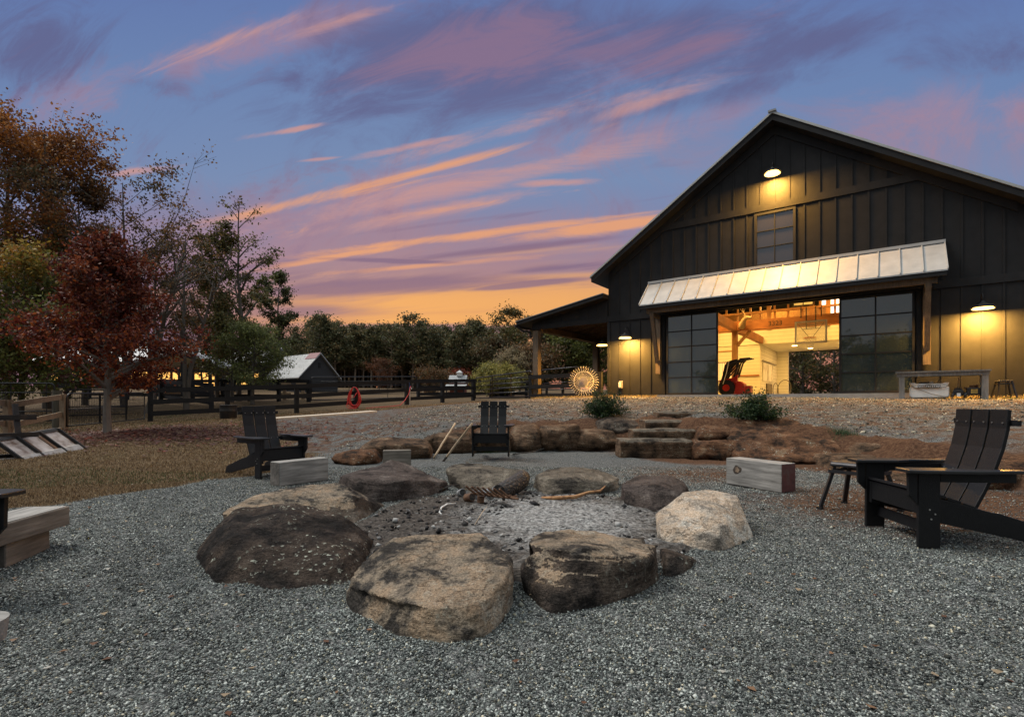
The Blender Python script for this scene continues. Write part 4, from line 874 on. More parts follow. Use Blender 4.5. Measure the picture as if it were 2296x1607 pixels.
# ------------------------------------------------------------------ rocks
def rock(name, hulls, m, label, cat='boulder', group=None, seed=1, vox=.022, amp=.03, strata=.012, sfreq=16., soft=1, tilt=(.1,.05), crack=.5, base=-.06, cuts=12, cutd=.07, topm=None):
    """hulls: lists of (x,y) ground contacts or (x,y,Y) surveyed points or ('w',X,Y,z) world points"""
    bm = bmesh.new()
    for hi_, hl in enumerate(hulls):
        vs = []
        for p in hl:
            if p[0] == 'w': v = Vector(p[1:])
            elif len(p) == 3: v = at(*p)
            else: Yg = EYE*F/(p[1]-YH); v = at(p[0],p[1],Yg); v.z = base
            vs.append(v)
        tb_ = bmesh.new(); 
        for v in vs: tb_.verts.new(v)
        bmesh.ops.convex_hull(tb_, input=tb_.verts)
        rc = random.Random(seed*31+len(vs))
        for _c in range(cuts[hi_] if isinstance(cuts, tuple) else cuts):                       # knock off corners: flat fracture faces
            d = Vector((rc.gauss(0,1),rc.gauss(0,1),rc.gauss(.35,.8))).normalized(); pr_ = [v.co.dot(d) for v in tb_.verts]
            if not pr_: break
            lim = max(pr_)-(max(pr_)-min(pr_))*rc.uniform(.02,cutd)
            bmesh.ops.bisect_plane(tb_, geom=tb_.verts[:]+tb_.edges[:]+tb_.faces[:], plane_co=d*lim, plane_no=d, clear_outer=True)
            q_ = [v.co.copy() for v in tb_.verts]; tb_.clear(); [tb_.verts.new(v) for v in q_]; bmesh.ops.convex_hull(tb_, input=tb_.verts)
        vs = [bm.verts.new(v.co) for v in tb_.verts]; tb_.free()
        r_ = bmesh.ops.convex_hull(bm, input=vs)
        bmesh.ops.delete(bm, geom=list({g for g in r_['geom_interior']+r_['geom_unused'] if isinstance(g, bmesh.types.BMVert)}), context='VERTS')
    me = bpy.data.meshes.new(name); bm.to_mesh(me); bm.free()
    co_ = np.array([v.co for v in me.vertices]); c = Vector(((co_[:,0].min()+co_[:,0].max())/2,(co_[:,1].min()+co_[:,1].max())/2,0)); c.z = float(co_[:,2].min())
    me.transform(Matrix.Translation(-c))
    o = bpy.data.objects.new(name, me); COL.objects.link(o); rm = o.modifiers.new('r','REMESH'); rm.mode = 'VOXEL'; rm.voxel_size = vox
    sm_ = o.modifiers.new('s','SMOOTH'); sm_.iterations = soft; sm_.factor = .6
    dg = bpy.context.evaluated_depsgraph_get(); me2 = bpy.data.meshes.new_from_object(o.evaluated_get(dg)); bpy.data.objects.remove(o); me2.name = name
    k = len(me2.vertices); P = np.empty(k*3, np.float32); me2.vertices.foreach_get('co', P); P = P.reshape(-1,3); Nn = np.array([tuple(v.normal) for v in me2.vertices])
    off = Vector((seed*3.7, seed*1.3, seed*7.1)); D = np.empty(k)
    nf_ = noise.fractal; nn_ = noise.noise
    for i in range(k):
        p = Vector(P[i])+off
        a = nf_(p*2.3, .9, 2.1, 5)                                  # broad lumps
        lay = (p.z+tilt[0]*p.x+tilt[1]*p.y+.06*nn_(p*2.1))*sfreq
        fr = lay-math.floor(lay); st = (fr**.35)*(.35+.9*abs(nn_(Vector((p.x*1.7,p.y*1.7,math.floor(lay)*3.1)))))   # bedding ledges
        cr = abs(nn_(p*1.9+Vector((9,2,4)))); ck = -max(0,.05-cr)/.05*crack*.6
        fc_ = noise.cell(p*3.1)*.4
        vd = noise.voronoi(Vector((p.x,p.y,p.z*1.5))*2.6+Vector((.3,.3,.3))*nn_(p*3))[0]; vd2 = noise.voronoi(p*6.5)[0][0]
        rg_ = noise.ridged_multi_fractal(p*3.4, 1.0, 2.1, 4, 1.0, 2.0)
        D[i] = amp*(a*.28+(vd[0]-.5)*1.15+(vd2-.45)*.4+(rg_-1.1)*.28)+strata*(st-.35)*(1-abs(Nn[i][2])*.6)*1.6+ck*amp*.5+nf_(p*17, .7, 2.2, 3)*amp*.16
    P = P+Nn*D[:,None]; me2.vertices.foreach_set('co', P.astype(np.float32).ravel()); me2.update()
    for p in me2.polygons: p.use_smooth = True
    me2.materials.clear(); me2.materials.append(m)
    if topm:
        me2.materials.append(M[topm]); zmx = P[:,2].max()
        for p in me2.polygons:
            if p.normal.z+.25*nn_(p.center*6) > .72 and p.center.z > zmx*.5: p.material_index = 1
    o = bpy.data.objects.new(name, me2); COL.objects.link(o); o.location = c
    return tag(o, label, cat, group)
GP = 'boulders ringing the fire pit'
rock('boulder', [[(775,1345),(800,1385),(860,1425),(1000,1452),(1095,1430),(1150,1345),(876,1353,2.33),(960,1374,2.19),(1072,1380,2.19),(1142,1308,2.47),(778,1322,2.6),('w',-.74,3.15,-.05),('w',-.05,3.2,-.05),(880,1203,2.95),(950,1196,3.0),(1080,1195,3.0),(1100,1212,2.9),(1150,1255,2.75),(1148,1300,2.5),(800,1300,2.75)],[(1144,1294,2.47),(1156,1262,2.68),(1070,1368,2.2),(960,1362,2.19),(870,1347,2.29),(778,1312,2.58),(798,1266,2.78),(880,1203,2.95),(950,1196,3.0),(1080,1194,3.0),(1104,1212,2.9),(1150,1255,2.75),('w',-.5,2.5,.08),('w',-.1,2.38,.07),('w',-.2,2.8,.05)]],
     M['rock_tan'], 'tan boulder with dark stains at the front of the pit', group=GP, seed=3, vox=.014, amp=.015, strata=.006, sfreq=11, cuts=(0,7), cutd=.035)
rock('boulder', [[(447,1295),(500,1322),(600,1337),(720,1342),(775,1328),(826,1262),('w',-2.25,3.6,-.05),('w',-1.05,4.0,-.05),(478,1195,3.5),(530,1140,3.75),(600,1128,3.85),(700,1128,3.85),(770,1158,3.7),(800,1195,3.5),(640,1160,3.4),(520,1200,3.1),(470,1240,3.05),(750,1230,3.1),(822,1222,3.35)]],
     M['rock_dark'], 'biggest boulder, dark brown with pale lichen specks, at front left', group=GP, seed=5, vox=.018, amp=.03, strata=.01, sfreq=9, cuts=7, cutd=.04)
rock('boulder', [[(478,1195),(800,1178),(560,1190),('w',-2.3,4.6,-.05),('w',-1.2,5.1,-.05),(490,1152,4.1),(530,1120,4.35),(640,1092,4.7),(720,1082,4.8),(772,1087,4.75),(790,1112,4.5),(800,1150,4.4),(640,1125,4.35)]],
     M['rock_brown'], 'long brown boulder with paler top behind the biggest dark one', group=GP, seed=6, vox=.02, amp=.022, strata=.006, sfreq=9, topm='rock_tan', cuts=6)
rock('boulder', [[(800,1132),(870,1128),(960,1112),(1008,1093),(775,1110),('w',-2.1,6.1,-.05),('w',-.8,6.3,-.05),(785,1066,5.3),(762,1068,5.8),(840,1044,6.1),(800,1072,5.15),(870,1084,5.15),(905,1076,5.2),(1002,1080,5.9),(960,1062,6.0)],[(800,1100,5.2),('w',-1.5,6.3,.0),(845,1045,6.0),(875,1029,6.15),(912,1037,6.2),(960,1062,6.1),(900,1075,5.5)]],
     M['rock_plum'], 'plum grey slab boulder with a raised peak at back left', group=GP, seed=8, vox=.02, amp=.015, strata=.010, sfreq=12, cuts=(4,2), cutd=.03)
rock('boulder', [[(1010,1085),(1060,1102),(1165,1104),(1180,1088),('w',-.75,7.0,-.05),('w',.15,7.0,-.05),(997,1050,6.3),(1020,1040,6.6),(1120,1050,6.5),(1180,1052,6.3),(1180,1072,6.1),(1060,1078,6.0)],[(1010,1050,6.4),(1045,1030,6.7),(1070,1023,6.8),(1115,1034,6.7),(1132,1048,6.5),(1060,1060,6.3)]],
     M['rock_grey'], 'layered grey boulder in front of the back chair', group=GP, seed=11, vox=.02, amp=.014, strata=.012, sfreq=13, cuts=(4,2), cutd=.03)
rock('boulder', [[(1195,1090),(1230,1114),(1310,1112),(1388,1095),('w',.35,6.8,-.05),('w',1.3,6.9,-.05),(1200,1065,6.0),(1225,1052,6.3),(1285,1045,6.5),(1335,1050,6.4),(1388,1070,6.2),(1372,1082,5.8),(1300,1072,5.7),(1232,1072,5.7)]],
     M['rock_grey'], 'flat brown layered boulder at back right of the pit', group=GP, seed=12, vox=.02, amp=.014, strata=.013, sfreq=13, cutd=.05)
rock('boulder', [[(1384,1115),(1415,1145),(1458,1160),(1530,1130),('w',1.3,5.6,-.05),('w',1.95,5.5,-.05),(1390,1085,5.1),(1425,1066,5.4),(1500,1064,5.4),(1545,1080,5.3),(1530,1105,4.9),(1400,1110,4.9),(1470,1090,4.85)]],
     M['rock_plum'], 'dark plum boulder between the flat slab and the pale rock', group=GP, seed=14, vox=.018, amp=.016, strata=.008, sfreq=12)
rock('boulder', [[(1457,1195),(1500,1228),(1590,1254),(1640,1230),(1702,1198),('w',1.25,4.6,-.05),('w',2.05,4.6,-.05),(1530,1102,4.15),(1560,1094,4.3),(1602,1097,4.3),(1655,1112,4.2),(1688,1160,4.0),(1700,1186,3.95),(1618,1178,3.6),(1463,1160,3.95),(1490,1190,3.7),(1585,1145,3.75)]],
     M['rock_lite'], 'pale cream angular boulder at the right of the pit', group=GP, seed=17, vox=.014, amp=.011, strata=.004, sfreq=8, cuts=14, cutd=.085)
rock('boulder', [[(1172,1335),(1235,1382),(1370,1352),(1474,1300),('w',.05,3.25,-.05),('w',.85,3.5,-.05),(1188,1244,2.76),(1290,1240,2.66),(1174,1285,2.74),(1390,1246,2.70),(1455,1246,2.8),(1440,1225,3.0),(1472,1238,3.02),(1476,1268,2.92)],[(1186,1228,2.8),(1182,1212,3.0),(1290,1196,3.2),(1445,1203,3.2),(1476,1224,3.05),(1470,1240,2.95),(1330,1226,2.72),(1260,1232,2.68),(1345,1262,2.7),(1450,1262,2.8),(1215,1246,2.78)],[('w',.1,3.2,-.05),(1190,1207,3.05),(1215,1192,3.3),(1290,1186,3.4),(1385,1199,3.35),(1370,1215,3.15),(1230,1218,3.05)]],
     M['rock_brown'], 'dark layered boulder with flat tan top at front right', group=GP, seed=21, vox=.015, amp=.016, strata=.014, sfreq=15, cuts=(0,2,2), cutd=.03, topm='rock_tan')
rock('boulder', [[(1482,1300),(1530,1287),(1562,1268),('w',1.0,3.6,-.05),('w',1.2,3.7,-.05),(1480,1226,3.4),(1566,1252,3.25),(1495,1244,3.05),(1540,1250,3.1)]],
     M['rock_brown'], 'small wedge rock tucked beside the pale boulder', group=GP, seed=23, vox=.014, amp=.012, strata=.005, sfreq=16)
# bank of boulders and steps at the back
GB = 'rocks of the retaining bank'
def brock(x0, x1, yb, yt, Yb, label, seed, m='rock_wall', skew=0, dep=.9, zt=None, name='bank_rock', vox=.035, strata=.014, group=GB, cat='rock', amp=.03):
    """a bank rock from surveyed left/right, foot and top rows, at distance Yb"""
    xm = (x0+x1)/2; k = (x1-x0); yt = yt+.2*(yb-yt)
    pts = [(x0,yb-2,Yb),(x1,yb-2,Yb+.1),(xm,yb+4,Yb-.08),(x0+.05*k,yt+5,Yb+.2),(x0+.3*k,yt-skew*2,Yb+.32),(x0+.7*k,yt+skew*2,Yb+.3),(x1-.05*k,yt+4,Yb+.25),(x0+.02*k,(yb+yt)/2,Yb+.02),(x1-.02*k,(yb+yt)/2,Yb+.05),(xm,(yt+yb)/2-2,Yb-.02)]
    pts += [('w',(x0-CX)/F*Yb,Yb+dep,-.1+.2),('w',(x1-CX)/F*Yb,Yb+dep,.1),('w',(x0-CX)/F*Yb,Yb+.3,-.15),('w',(x1-CX)/F*Yb,Yb+.3,-.15)]
    rj = random.Random(seed); pts = [(p[0]+rj.uniform(-.06,.06)*min(k,110),p[1]+rj.uniform(-5,5),p[2]+rj.uniform(-.1,.12)) for p in pts[:10]]+pts[10:]; pts += [(x0+rj.uniform(.1,.9)*k, yt+(yb-yt)*rj.uniform(.05,.7), Yb+rj.uniform(-.1,.1)) for _ in range(3)]
    zt_ = at(xm,yt,Yb+.3).z; pts += [('w',(x0-CX)/F*Yb+.1,Yb+dep,zt_+.0),('w',(x1-CX)/F*Yb-.1,Yb+dep,zt_+.02)]
    return rock(name, [pts], M[m], label, cat, group, seed, vox, amp, strata, 11, 1)
brock(748,842,1036,1004,8.35,'low clay-stained rock at the left end of the bank',31,'rock_red',dep=.5,vox=.03)
brock(800,958,1028,982,9.1,'long dark rock near the left end of the bank',32,'rock_wall',3,dep=.8)
brock(946,984,1004,972,10.2,'small dark rock wedged beside the leaning poles',33,'rock_wall',dep=.5,vox=.03)
brock(960,1062,1008,962,10.1,'brown bank rock behind the leaning poles',34,'rock_wall')
brock(1056,1150,1006,955,10.3,'bank rock hidden behind the back chair',35,'rock_wall')
brock(1140,1214,1003,944,10.4,'split bank rock just right of the back chair',36,'rock_wall',-2)
brock(1208,1300,1003,940,10.6,'broad bank rock between the back chair and the steps',37,'rock_wall')
brock(1290,1394,1000,957,10.6,'sloping low rock at the left foot of the steps',38,'rock_wall',4)
brock(1338,1452,966,934,11.1,'dark upper slab left of the top step',39,'rock_brown',dep=.7)
GS = 'stone steps up the bank'
def step(x0, x1, yb, yt, Y, seed, label, dep=.5):
    rj = random.Random(seed); zt = at(0,yt,Y).z; zb = at(0,yb,Y).z-.05; X0 = (x0-CX)/F*Y; X1 = (x1-CX)/F*Y; pts = []
    for i_ in range(6):
        f_ = i_/5; X_s = X0+(X1-X0)*f_; yo = rj.uniform(-.05,.05)+(.06 if i_ in (0,5) else 0)
        pts += [('w',X_s,Y+yo,zb),('w',X_s,Y+yo-.015,zt-.04-rj.uniform(0,.015)),('w',X_s+.01,Y+yo+.05,zt+rj.uniform(-.008,.008)),('w',X_s,Y+dep,zt+rj.uniform(-.005,.01)),('w',X_s,Y+dep,zb)]
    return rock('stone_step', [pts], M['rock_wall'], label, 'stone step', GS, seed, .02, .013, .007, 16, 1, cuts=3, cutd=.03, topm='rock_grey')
step(1392,1556,1022,986,9.3,41,'lowest stone step at the gravel'); step(1420,1574,990,963,9.75,42,'middle stone step between its neighbours'); step(1446,1572,966,942,10.3,43,'narrow third stone step'); step(1476,1622,948,923,10.9,44,'top stone step leading to the yard')
brock(1570,1650,982,944,9.45,'small square rock beside the third step',45,'rock_red',dep=.5,vox=.028)
brock(1562,1668,1026,974,9.1,'wedge rock at the right foot of the steps',46,'rock_red',-3)
rock('bank_rock', [[(1640,1026,8.9),(1680,1034,8.6),(1760,1040,8.4),(1888,1040,8.1),(1622,960,9.6),(1650,944,9.9),(1720,937,9.9),(1800,938,9.6),(1868,962,9.1),(1890,1000,8.5),(1700,990,9.0),(1800,985,8.8),('w',4.6,10.2,.7),('w',5.9,9.6,.6),('w',4.4,9.9,-.1),('w',6.2,8.9,-.1)]],
     M['rock_red'], 'large red clay rock face right of the steps', 'rock', GB, 48, .045, .06, .008, 7, 3)
for i, (a,b_,yb,yt,Y,lb_,mt) in enumerate([(1884,1990,1068,1012,7.6,'grey rock behind the metal stool','rock_wall'),(1905,2075,1030,985,8.1,'brown upper rock above the metal stool','rock_wall'),(1975,2120,1092,1040,6.7,'low rock seen under the near armrest','rock_red'),(2085,2215,1060,1000,7.2,'bank rock behind the near chair back','rock_red'),(2190,2330,1098,1018,6.0,'orange clay rock at the right edge of the photo','rock_red'),(2060,2200,1108,1072,6.2,'small rock with grass tuft behind the near chair','rock_wall')]):
    brock(a,b_,yb,yt,Y,lb_,60+i,mt,dep=.8)
# ------------------------------------------------------------------ inside the fire pit
n1, n2 = 110, 120; ax = np.linspace(-1.45,1.65,n1); ay = np.linspace(2.85,6.1,n2); AX, AY = np.meshgrid(ax, ay)
rr = np.sqrt(((AX-.1)/1.5)**2+((AY-4.4)/1.62)**2)
AZ = gz(AX.ravel(),AY.ravel()).reshape(AX.shape)+.012+.035*np.exp(-(((AX-.45)/.7)**2+((AY-4.4)/.7)**2))+(nz(AX,AY,9,4)-.5)*.022+(nz(AX,AY,24,5)-.5)*.014-np.clip(rr-.88,0,1)*.3
ids = np.arange(n1*n2).reshape(n2,n1); Fa = np.stack([ids[:-1,:-1].ravel(),ids[:-1,1:].ravel(),ids[1:,1:].ravel(),ids[1:,:-1].ravel()],1)
keep = (rr[:-1,:-1].ravel() < 1.0); m, t, b = nt('ash_and_soot'); Lk = t.links.new; tcx = N(t,'ShaderNodeTexCoord'); o = tcx.outputs['Object']
a1 = N(t,'ShaderNodeTexNoise', i_Scale=5, i_Detail=8, i_Roughness=.72); Lk(o,a1.inputs[0]); a2 = N(t,'ShaderNodeTexNoise', i_Scale=30, i_Detail=6, i_Roughness=.75); Lk(o,a2.inputs[0])
vc = N(t,'ShaderNodeVertexColor', layer_name='Col'); s1 = N(t,'ShaderNodeMath', operation='MULTIPLY_ADD', i_1=.9); Lk(a1.outputs['Fac'], s1.inputs[0]); Lk(vc.outputs[0], s1.inputs[2])
soil = ramp(t, a2.outputs['Fac'], [(.35,(.016,.0145,.013)),(.5,(.07,.062,.055)),(.68,(.16,.14,.122))]).outputs[0]; ash = ramp(t, a2.outputs['Fac'], [(.36,(.03,.03,.03)),(.46,(.17,.17,.165)),(.62,(.46,.46,.445))]).outputs[0]
mr = N(t,'ShaderNodeMapRange', i_1=.64, i_2=1.0); Lk(s1.outputs[0], mr.inputs[0]); mx = N(t,'ShaderNodeMixRGB'); Lk(mr.outputs[0],mx.inputs[0]); Lk(soil,mx.inputs[1]); Lk(ash,mx.inputs[2]); Lk(mx.outputs[0], b.inputs['Base Color'])
b.inputs['Roughness'].default_value = .95; b.inputs['Specular IOR Level'].default_value = .1
bp = N(t,'ShaderNodeBump', i_Strength=.9, i_Distance=.03); Lk(a2.outputs['Fac'], bp.inputs['Height']); Lk(bp.outputs[0], b.inputs['Normal'])
am = (.60*np.exp(-(((AX-.4)/1.0)**2+((AY-4.4)/1.3)**2))).ravel()
tag(npmesh('ash_bed', np.stack([AX.ravel(),AY.ravel(),AZ.ravel()],1), Fa[keep], 4, m, np.repeat(am[:,None],3,1), smooth=True), 'grey ash and soot covering the floor of the pit', 'ash', kind='stuff')
xb = np.r_[RNG.normal(.35,.5,2600), RNG.uniform(-1.2,1.4,2600)]; yb = np.r_[RNG.normal(4.3,.55,2600), RNG.uniform(3.2,5.7,2600)]; k = inpit(xb,yb); xb, yb = xb[k], yb[k]
cb = np.array([(.006,.006,.007),(.02,.018,.017),(.12,.12,.12),(.3,.3,.29)])[RNG.choice(4,len(xb),p=[.5,.25,.15,.1])]
tag(stones('charcoal', xb, yb, RNG.gamma(2,.0038,len(xb))+.003, cb, .8), 'black charcoal crumbs and ash lumps in the pit', 'charcoal', kind='stuff')
log = MB(); pts = [Vector((0,0,0)),Vector((.12,.16,.03)),Vector((.22,.33,.07)),Vector((.26,.44,.1))]; log.tube(pts,[.085,.1,.098,.08],14)
o_ = log.build('charred_log', None, None, False, loc=at(1120,1108,5.35)+Vector((0,0,.02)))
m, t, b = nt('alligator_char'); tcx = N(t,'ShaderNodeTexCoord'); v = N(t,'ShaderNodeTexVoronoi', feature='DISTANCE_TO_EDGE', i_Scale=22); t.links.new(tcx.outputs['Object'], v.inputs['Vector'])
v2 = N(t,'ShaderNodeTexNoise', i_Scale=7); t.links.new(tcx.outputs['Object'], v2.inputs[0]); r_ = ramp(t, v.outputs[0], [(0,(.003,.003,.003)),(.08,(.012,.01,.008)),(.35,(.06,.042,.03))]); t.links.new(r_.outputs[0], b.inputs['Base Color'])
bp = N(t,'ShaderNodeBump', i_Strength=1, i_Distance=.02); t.links.new(v.outputs[0], bp.inputs['Height']); t.links.new(bp.outputs[0], b.inputs['Normal']); b.inputs['Roughness'].default_value = .6
o_.data.materials.append(m); tag(o_, 'charred split log leaning on the layered boulder', 'log')
# rusty curved grate of flat fins
t = empty('rusty_grate', at(1105,1112,4.95)+Vector((-.02,-.0,-.02)), R(-28), 'rusty comb-like iron grate beside the charred log', 'grate')
q = MB()
for i in range(7): x = -.18+i*.062; q.tube([(x-.04,-.1,.115),(x,-.05,.06),(x+.02,0,.025),(x+.05,.08,.03)],.011,5)
q.build('fin', M['rust'], t); MB().tube([(-.2,.0,.03),(.3,.0,.02)],.012,6).build('spine', M['rust'], t)
def can(x, y, Y, rz, rx, label, r=.04, h=.09, mt='tin'):
    p = at(x,y,Y); p.z = g1(p.x,p.y)+.05; o_ = MB().cyl((0,0,-h/2),(0,0,h/2),r,18).build('tin_can', M[mt], None, False, loc=p, rot=(rx,0,rz)); q = MB().ring((0,0,h/2),r*.96,.004,18,'z',5); q.ring((0,0,-h/2),r*.96,.004,18,'z',5); q.build('rim', M[mt], o_)
    MB().cyl((0,0,h/2+.001),(0,0,h/2+.002),r*.9,18).build('opening', M['char'], o_); tag(o_, label, 'can', 'burnt cans in the fire pit')
can(1035,1098,5.45,.4,1.3,'upright grey can at the left of the can heap'); can(1065,1100,5.3,1.2,.2,'pale can standing in the middle of the heap'); can(1085,1098,5.35,2.2,1.5,'can with its open end facing the camera',.045)
can(1100,1101,5.2,.2,1.2,'round rusty lid leaning by the grate',.045,.03,'tin'); can(1052,1108,5.15,.9,1.4,'flattened brown can at the front of the heap',.042,.08,'rust'); can(1078,1107,5.1,2.0,.1,'short rusty can at the front of the heap',.035,.06,'rust'); can(1112,1094,5.5,0,.5,'grey can tucked under the boulder edge',.04,.08)
def stick(p, m, label, r, nm='branch'):
    o_ = MB().tube(p, r, 7).build(nm, m, None, True); return tag(o_, label, 'branch')
def pg(x, y, dz): Yg = F/(y-YH); v = at(x,y,Yg); v.z = g1(v.x,v.y)+dz; return v
stick([pg(1215,1122,.03),pg(1240,1126,.04),pg(1290,1122,.05),pg(1320,1116,.07),pg(1345,1112,.06),pg(1357,1108,.1)], mat('split_orange_wood', [(.12,.05,.02),(.34,.17,.07),(.42,.26,.12)], 14, .8, .4), 'peeled orange branch lying before the flat boulder', [.012,.022,.02,.014,.014,.005])
stick([pg(1100,1142,.02),pg(1128,1140,.03),pg(1150,1146,.02)], M['char'], 'short burnt stick in the middle of the ash', [.02,.028,.018])
stick([pg(985,1104,.03),pg(1010,1098,.05),pg(1038,1092,.05)], M['char'], 'thin black twig left of the can heap', [.007,.009,.006])
o_ = MB().tube([pg(990,1155,.02),pg(985,1150,.02),pg(990,1142,.03),pg(1003,1136,.04),pg(1022,1133,.03)],[.004,.007,.009,.008,.005],6).build('plastic_strip', M['whitep'], None, True); tag(o_, 'curled white plastic strip in the soot', 'litter')
stick([pg(1065,1180,.02),pg(1082,1160,.05),pg(1092,1150,.06)], M['bleached'], 'thin straw behind the front tan boulder', [.003,.003,.002], 'straw')
stick([pg(1150,1022,.02),pg(1200,1016,.03),pg(1222,1010,.05),pg(1250,1012,.03)], M['char'], 'black twigs on the gravel right of the back chair', [.01,.012,.02,.006])

# ------------------------------------------------------------------ shrubs and small plants
def leaves(C_, s, cols, elong=.55, nrm=None):
    n = len(C_); A = RNG.normal(0,1,(n,3)); A /= np.linalg.norm(A,axis=1)[:,None]; B = np.cross(A, RNG.normal(0,1,(n,3))); B /= np.linalg.norm(B,axis=1)[:,None]+1e-9
    s = s[:,None]; P = np.stack([C_-A*s, C_-B*s*elong, C_+A*s, C_+B*s*elong],1); return P.reshape(-1,3), np.arange(4*n).reshape(-1,4), np.repeat(cols,4,0)
def pal_(n, p, w=None, v=.3): 
    a = np.array(p)[RNG.choice(len(p), n, p=w)]; return a*RNG.uniform(1-v,1+v,(n,1))
def shrub(x, y, Y, rx, h, label, n=5200, s=.022, pal=((.012,.028,.01),(.02,.045,.014),(.04,.07,.02))):
    p = at(x,y,Y); p.z = g1(p.x,p.y)-.03; t = empty('shrub', p, 0, label, 'shrub', 'low shrubs on the bank')
    tips = []; q = MB()
    for i in range(70):
        a = random.uniform(0,6.28); e = random.uniform(.15,1.35); Lr = random.uniform(.6,1.08); d = Vector((math.cos(a)*math.cos(e)*rx,math.sin(a)*math.cos(e)*rx*.8,math.sin(e)*h))*Lr
        q.tube([(0,0,0),d*.5+Vector((0,0,.06)),d],[.008,.005,.003],4,False); 
        for k in range(14): tips.append(tuple(d*random.uniform(.35,1.06)+Vector([random.gauss(0,.035) for _ in range(3)])))
    q.build('stem', M['bark'], t); T_ = np.array(tips); C_ = np.repeat(T_, max(1,n//len(T_)), 0); C_ = C_+RNG.normal(0,.035,C_.shape); C_[:,2] = np.abs(C_[:,2])
    V_, F_, c_ = leaves(C_, RNG.uniform(.6,1.3,len(C_))*s, pal_(len(C_),pal)); npmesh('foliage', V_, F_, 4, M['leaf'], c_, t); return t
shrub(1355,930,11.9,.56,.64,'dark green shrub left of the stone steps',6500)
shrub(1692,935,9.9,.66,.52,'wide spreading green shrub on the red rock right of the steps',7500)
def tuft(x, y, label, n=160, h=.12, c=((.05,.09,.02),(.12,.13,.05),(.25,.2,.1)), sp=.09):
    p = pg(x,y,0) if not isinstance(y,tuple) else at(x,y[0],y[1]); X = RNG.normal(p.x,sp,n); Yv = RNG.normal(p.y,sp*.7,n)
    o_ = blades('grass_tuft', X, Yv, RNG.uniform(.4,1.1,n)*h, .004, pal_(n,c), .9); return tag(o_, label, 'grass tuft')
tuft(2150,(1085,6.1),'grass tuft on the dirt behind the near chair',260,.2,sp=.13); tuft(1105,(965,10.4),'small green weeds above the leaning poles',300,.1,((.03,.06,.02),(.05,.09,.03)),.15)
tuft(1890,(975,8.8),'green weeds in the gap right of the red rock',260,.14,((.03,.07,.03),(.06,.1,.05)),.12); tuft(1640,(888,15.6),'little weed sprouting by the right door',40,.14)
tuft(2260,(889,13.4),'green weeds at the feet of the barn stool',200,.09,((.12,.15,.03),(.2,.2,.06)),.3)

# ------------------------------------------------------------------ fences and gates
def gpt(x, Y): X = (x-CX)/F*Y; return Vector((X, Y, h1(X,Y)))
def board_fence(pts, label, h=1.25, rails=(1.17,.74,.3), m='fence', bw=.18, pw=.17, name='board_fence', skip=(), front=1, group=None, base=.2):
    p0 = pts[0]; t = empty(name, p0, 0, label, 'fence', group)
    for i, p in enumerate(pts): q = p-p0; MB().box((q.x,q.y,q.z+h/2-base/2),(pw,pw,h+base),rz=math.atan2((pts[min(i+1,len(pts)-1)]-pts[max(0,i-1)]).y,(pts[min(i+1,len(pts)-1)]-pts[max(0,i-1)]).x)).build('post', M[m], t)
    for a, b in zip(pts[:-1], pts[1:]):
        d = (b-a).normalized(); nn = Vector((d.y,-d.x,0)).normalized()*front*(pw/2+.014)
        for z in rails: MB().bar(a-p0+nn+Vector((0,0,z)), b-p0+nn+Vector((0,0,z)), .026, bw).build('rail', M[m], t)
    return t
fp = [gpt(337,19.5),gpt(510,21),gpt(665,22.5),gpt(798,24.2),gpt(912,26.2),gpt(992,28),gpt(1061,30)]
board_fence(fp, 'long black board fence across the near edge of the paddock')
fq = [gpt(x,Y) for x,Y in ((200,32),(285,31.5),(361,31),(432,30.5),(500,30),(560,30),(625,29.5),(692,29))]
board_fence(fq, 'second black board fence inside the paddock on the left')
board_fence([gpt(x,Y) for x,Y in ((474,25),(420,27.2),(360,29.5))], 'short black cross fence linking the two paddock fences')
board_fence([gpt(x,Y) for x,Y in ((938,33),(1022,35),(1100,36),(1180,37))], 'black board fence behind the tube gate')
fl = [BW(-9.95,-.15,-.1),BW(-7.55,-.15,-.08),BW(-6.5,-.15,-.06)]
board_fence(fl, 'short black board fence under the lean-to', 1.08,(1.0,.56,.14))
def gate(a, b, label, h=1.25, nr=6, z0=.12, r=.03, ups=(.35,.68), mesh=False, rails=None):
    t = empty('tube_gate', a, 0, label, 'gate', 'tube gates'); v = b-a; d = v.normalized(); R_ = .14; q = MB()
    arc = lambda c, s: [c+d*s*-R_*(1-math.sin(k*math.pi/8))+Vector((0,0,0)) for k in range(0)]
    def P(f_, z): return v*f_+Vector((0,0,z))
    fr = R_/v.length
    pts = [P(0,z0),P(0,h-R_)]+[P(fr*(1-math.cos(k*math.pi/8)),h-R_+R_*math.sin(k*math.pi/8)) for k in range(1,5)]+[P(1-fr*(1-math.cos(k*math.pi/8)),h-R_+R_*math.sin(k*math.pi/8)) for k in range(4,0,-1)]+[P(1,h-R_),P(1,z0),P(0,z0)]
    MB().tube(pts, r, 8).build('frame', M['tube'], t, True)
    for z in (rails if rails is not None else [z0+(h-z0)*k/(nr-1) for k in range(1,nr-1)]): MB().tube([P(.002,z),P(.998,z)], r*.8, 6).build('bar', M['tube'], t, True)
    for u in ups: MB().bar(P(u,z0),P(u,h),.05,.02,d).build('upright', M['tube'], t)
    if mesh:
        q = MB(); n = int(v.length/.075)
        for i in range(1,n): q.bar(P(i/n,z0),P(i/n,h),.006,.006,d)
        for i in range(1,8): z = z0+(h-z0)*i/8; q.bar(P(0,z),P(1,z),.005,.005)
        q.build('wire_mesh', M['tube'], t)
    return t
gate(gpt(1066,29.8), gpt(1192,23.9)+Vector((0,0,.0)), 'long black tube gate between the board fence and the lean-to', 1.3)
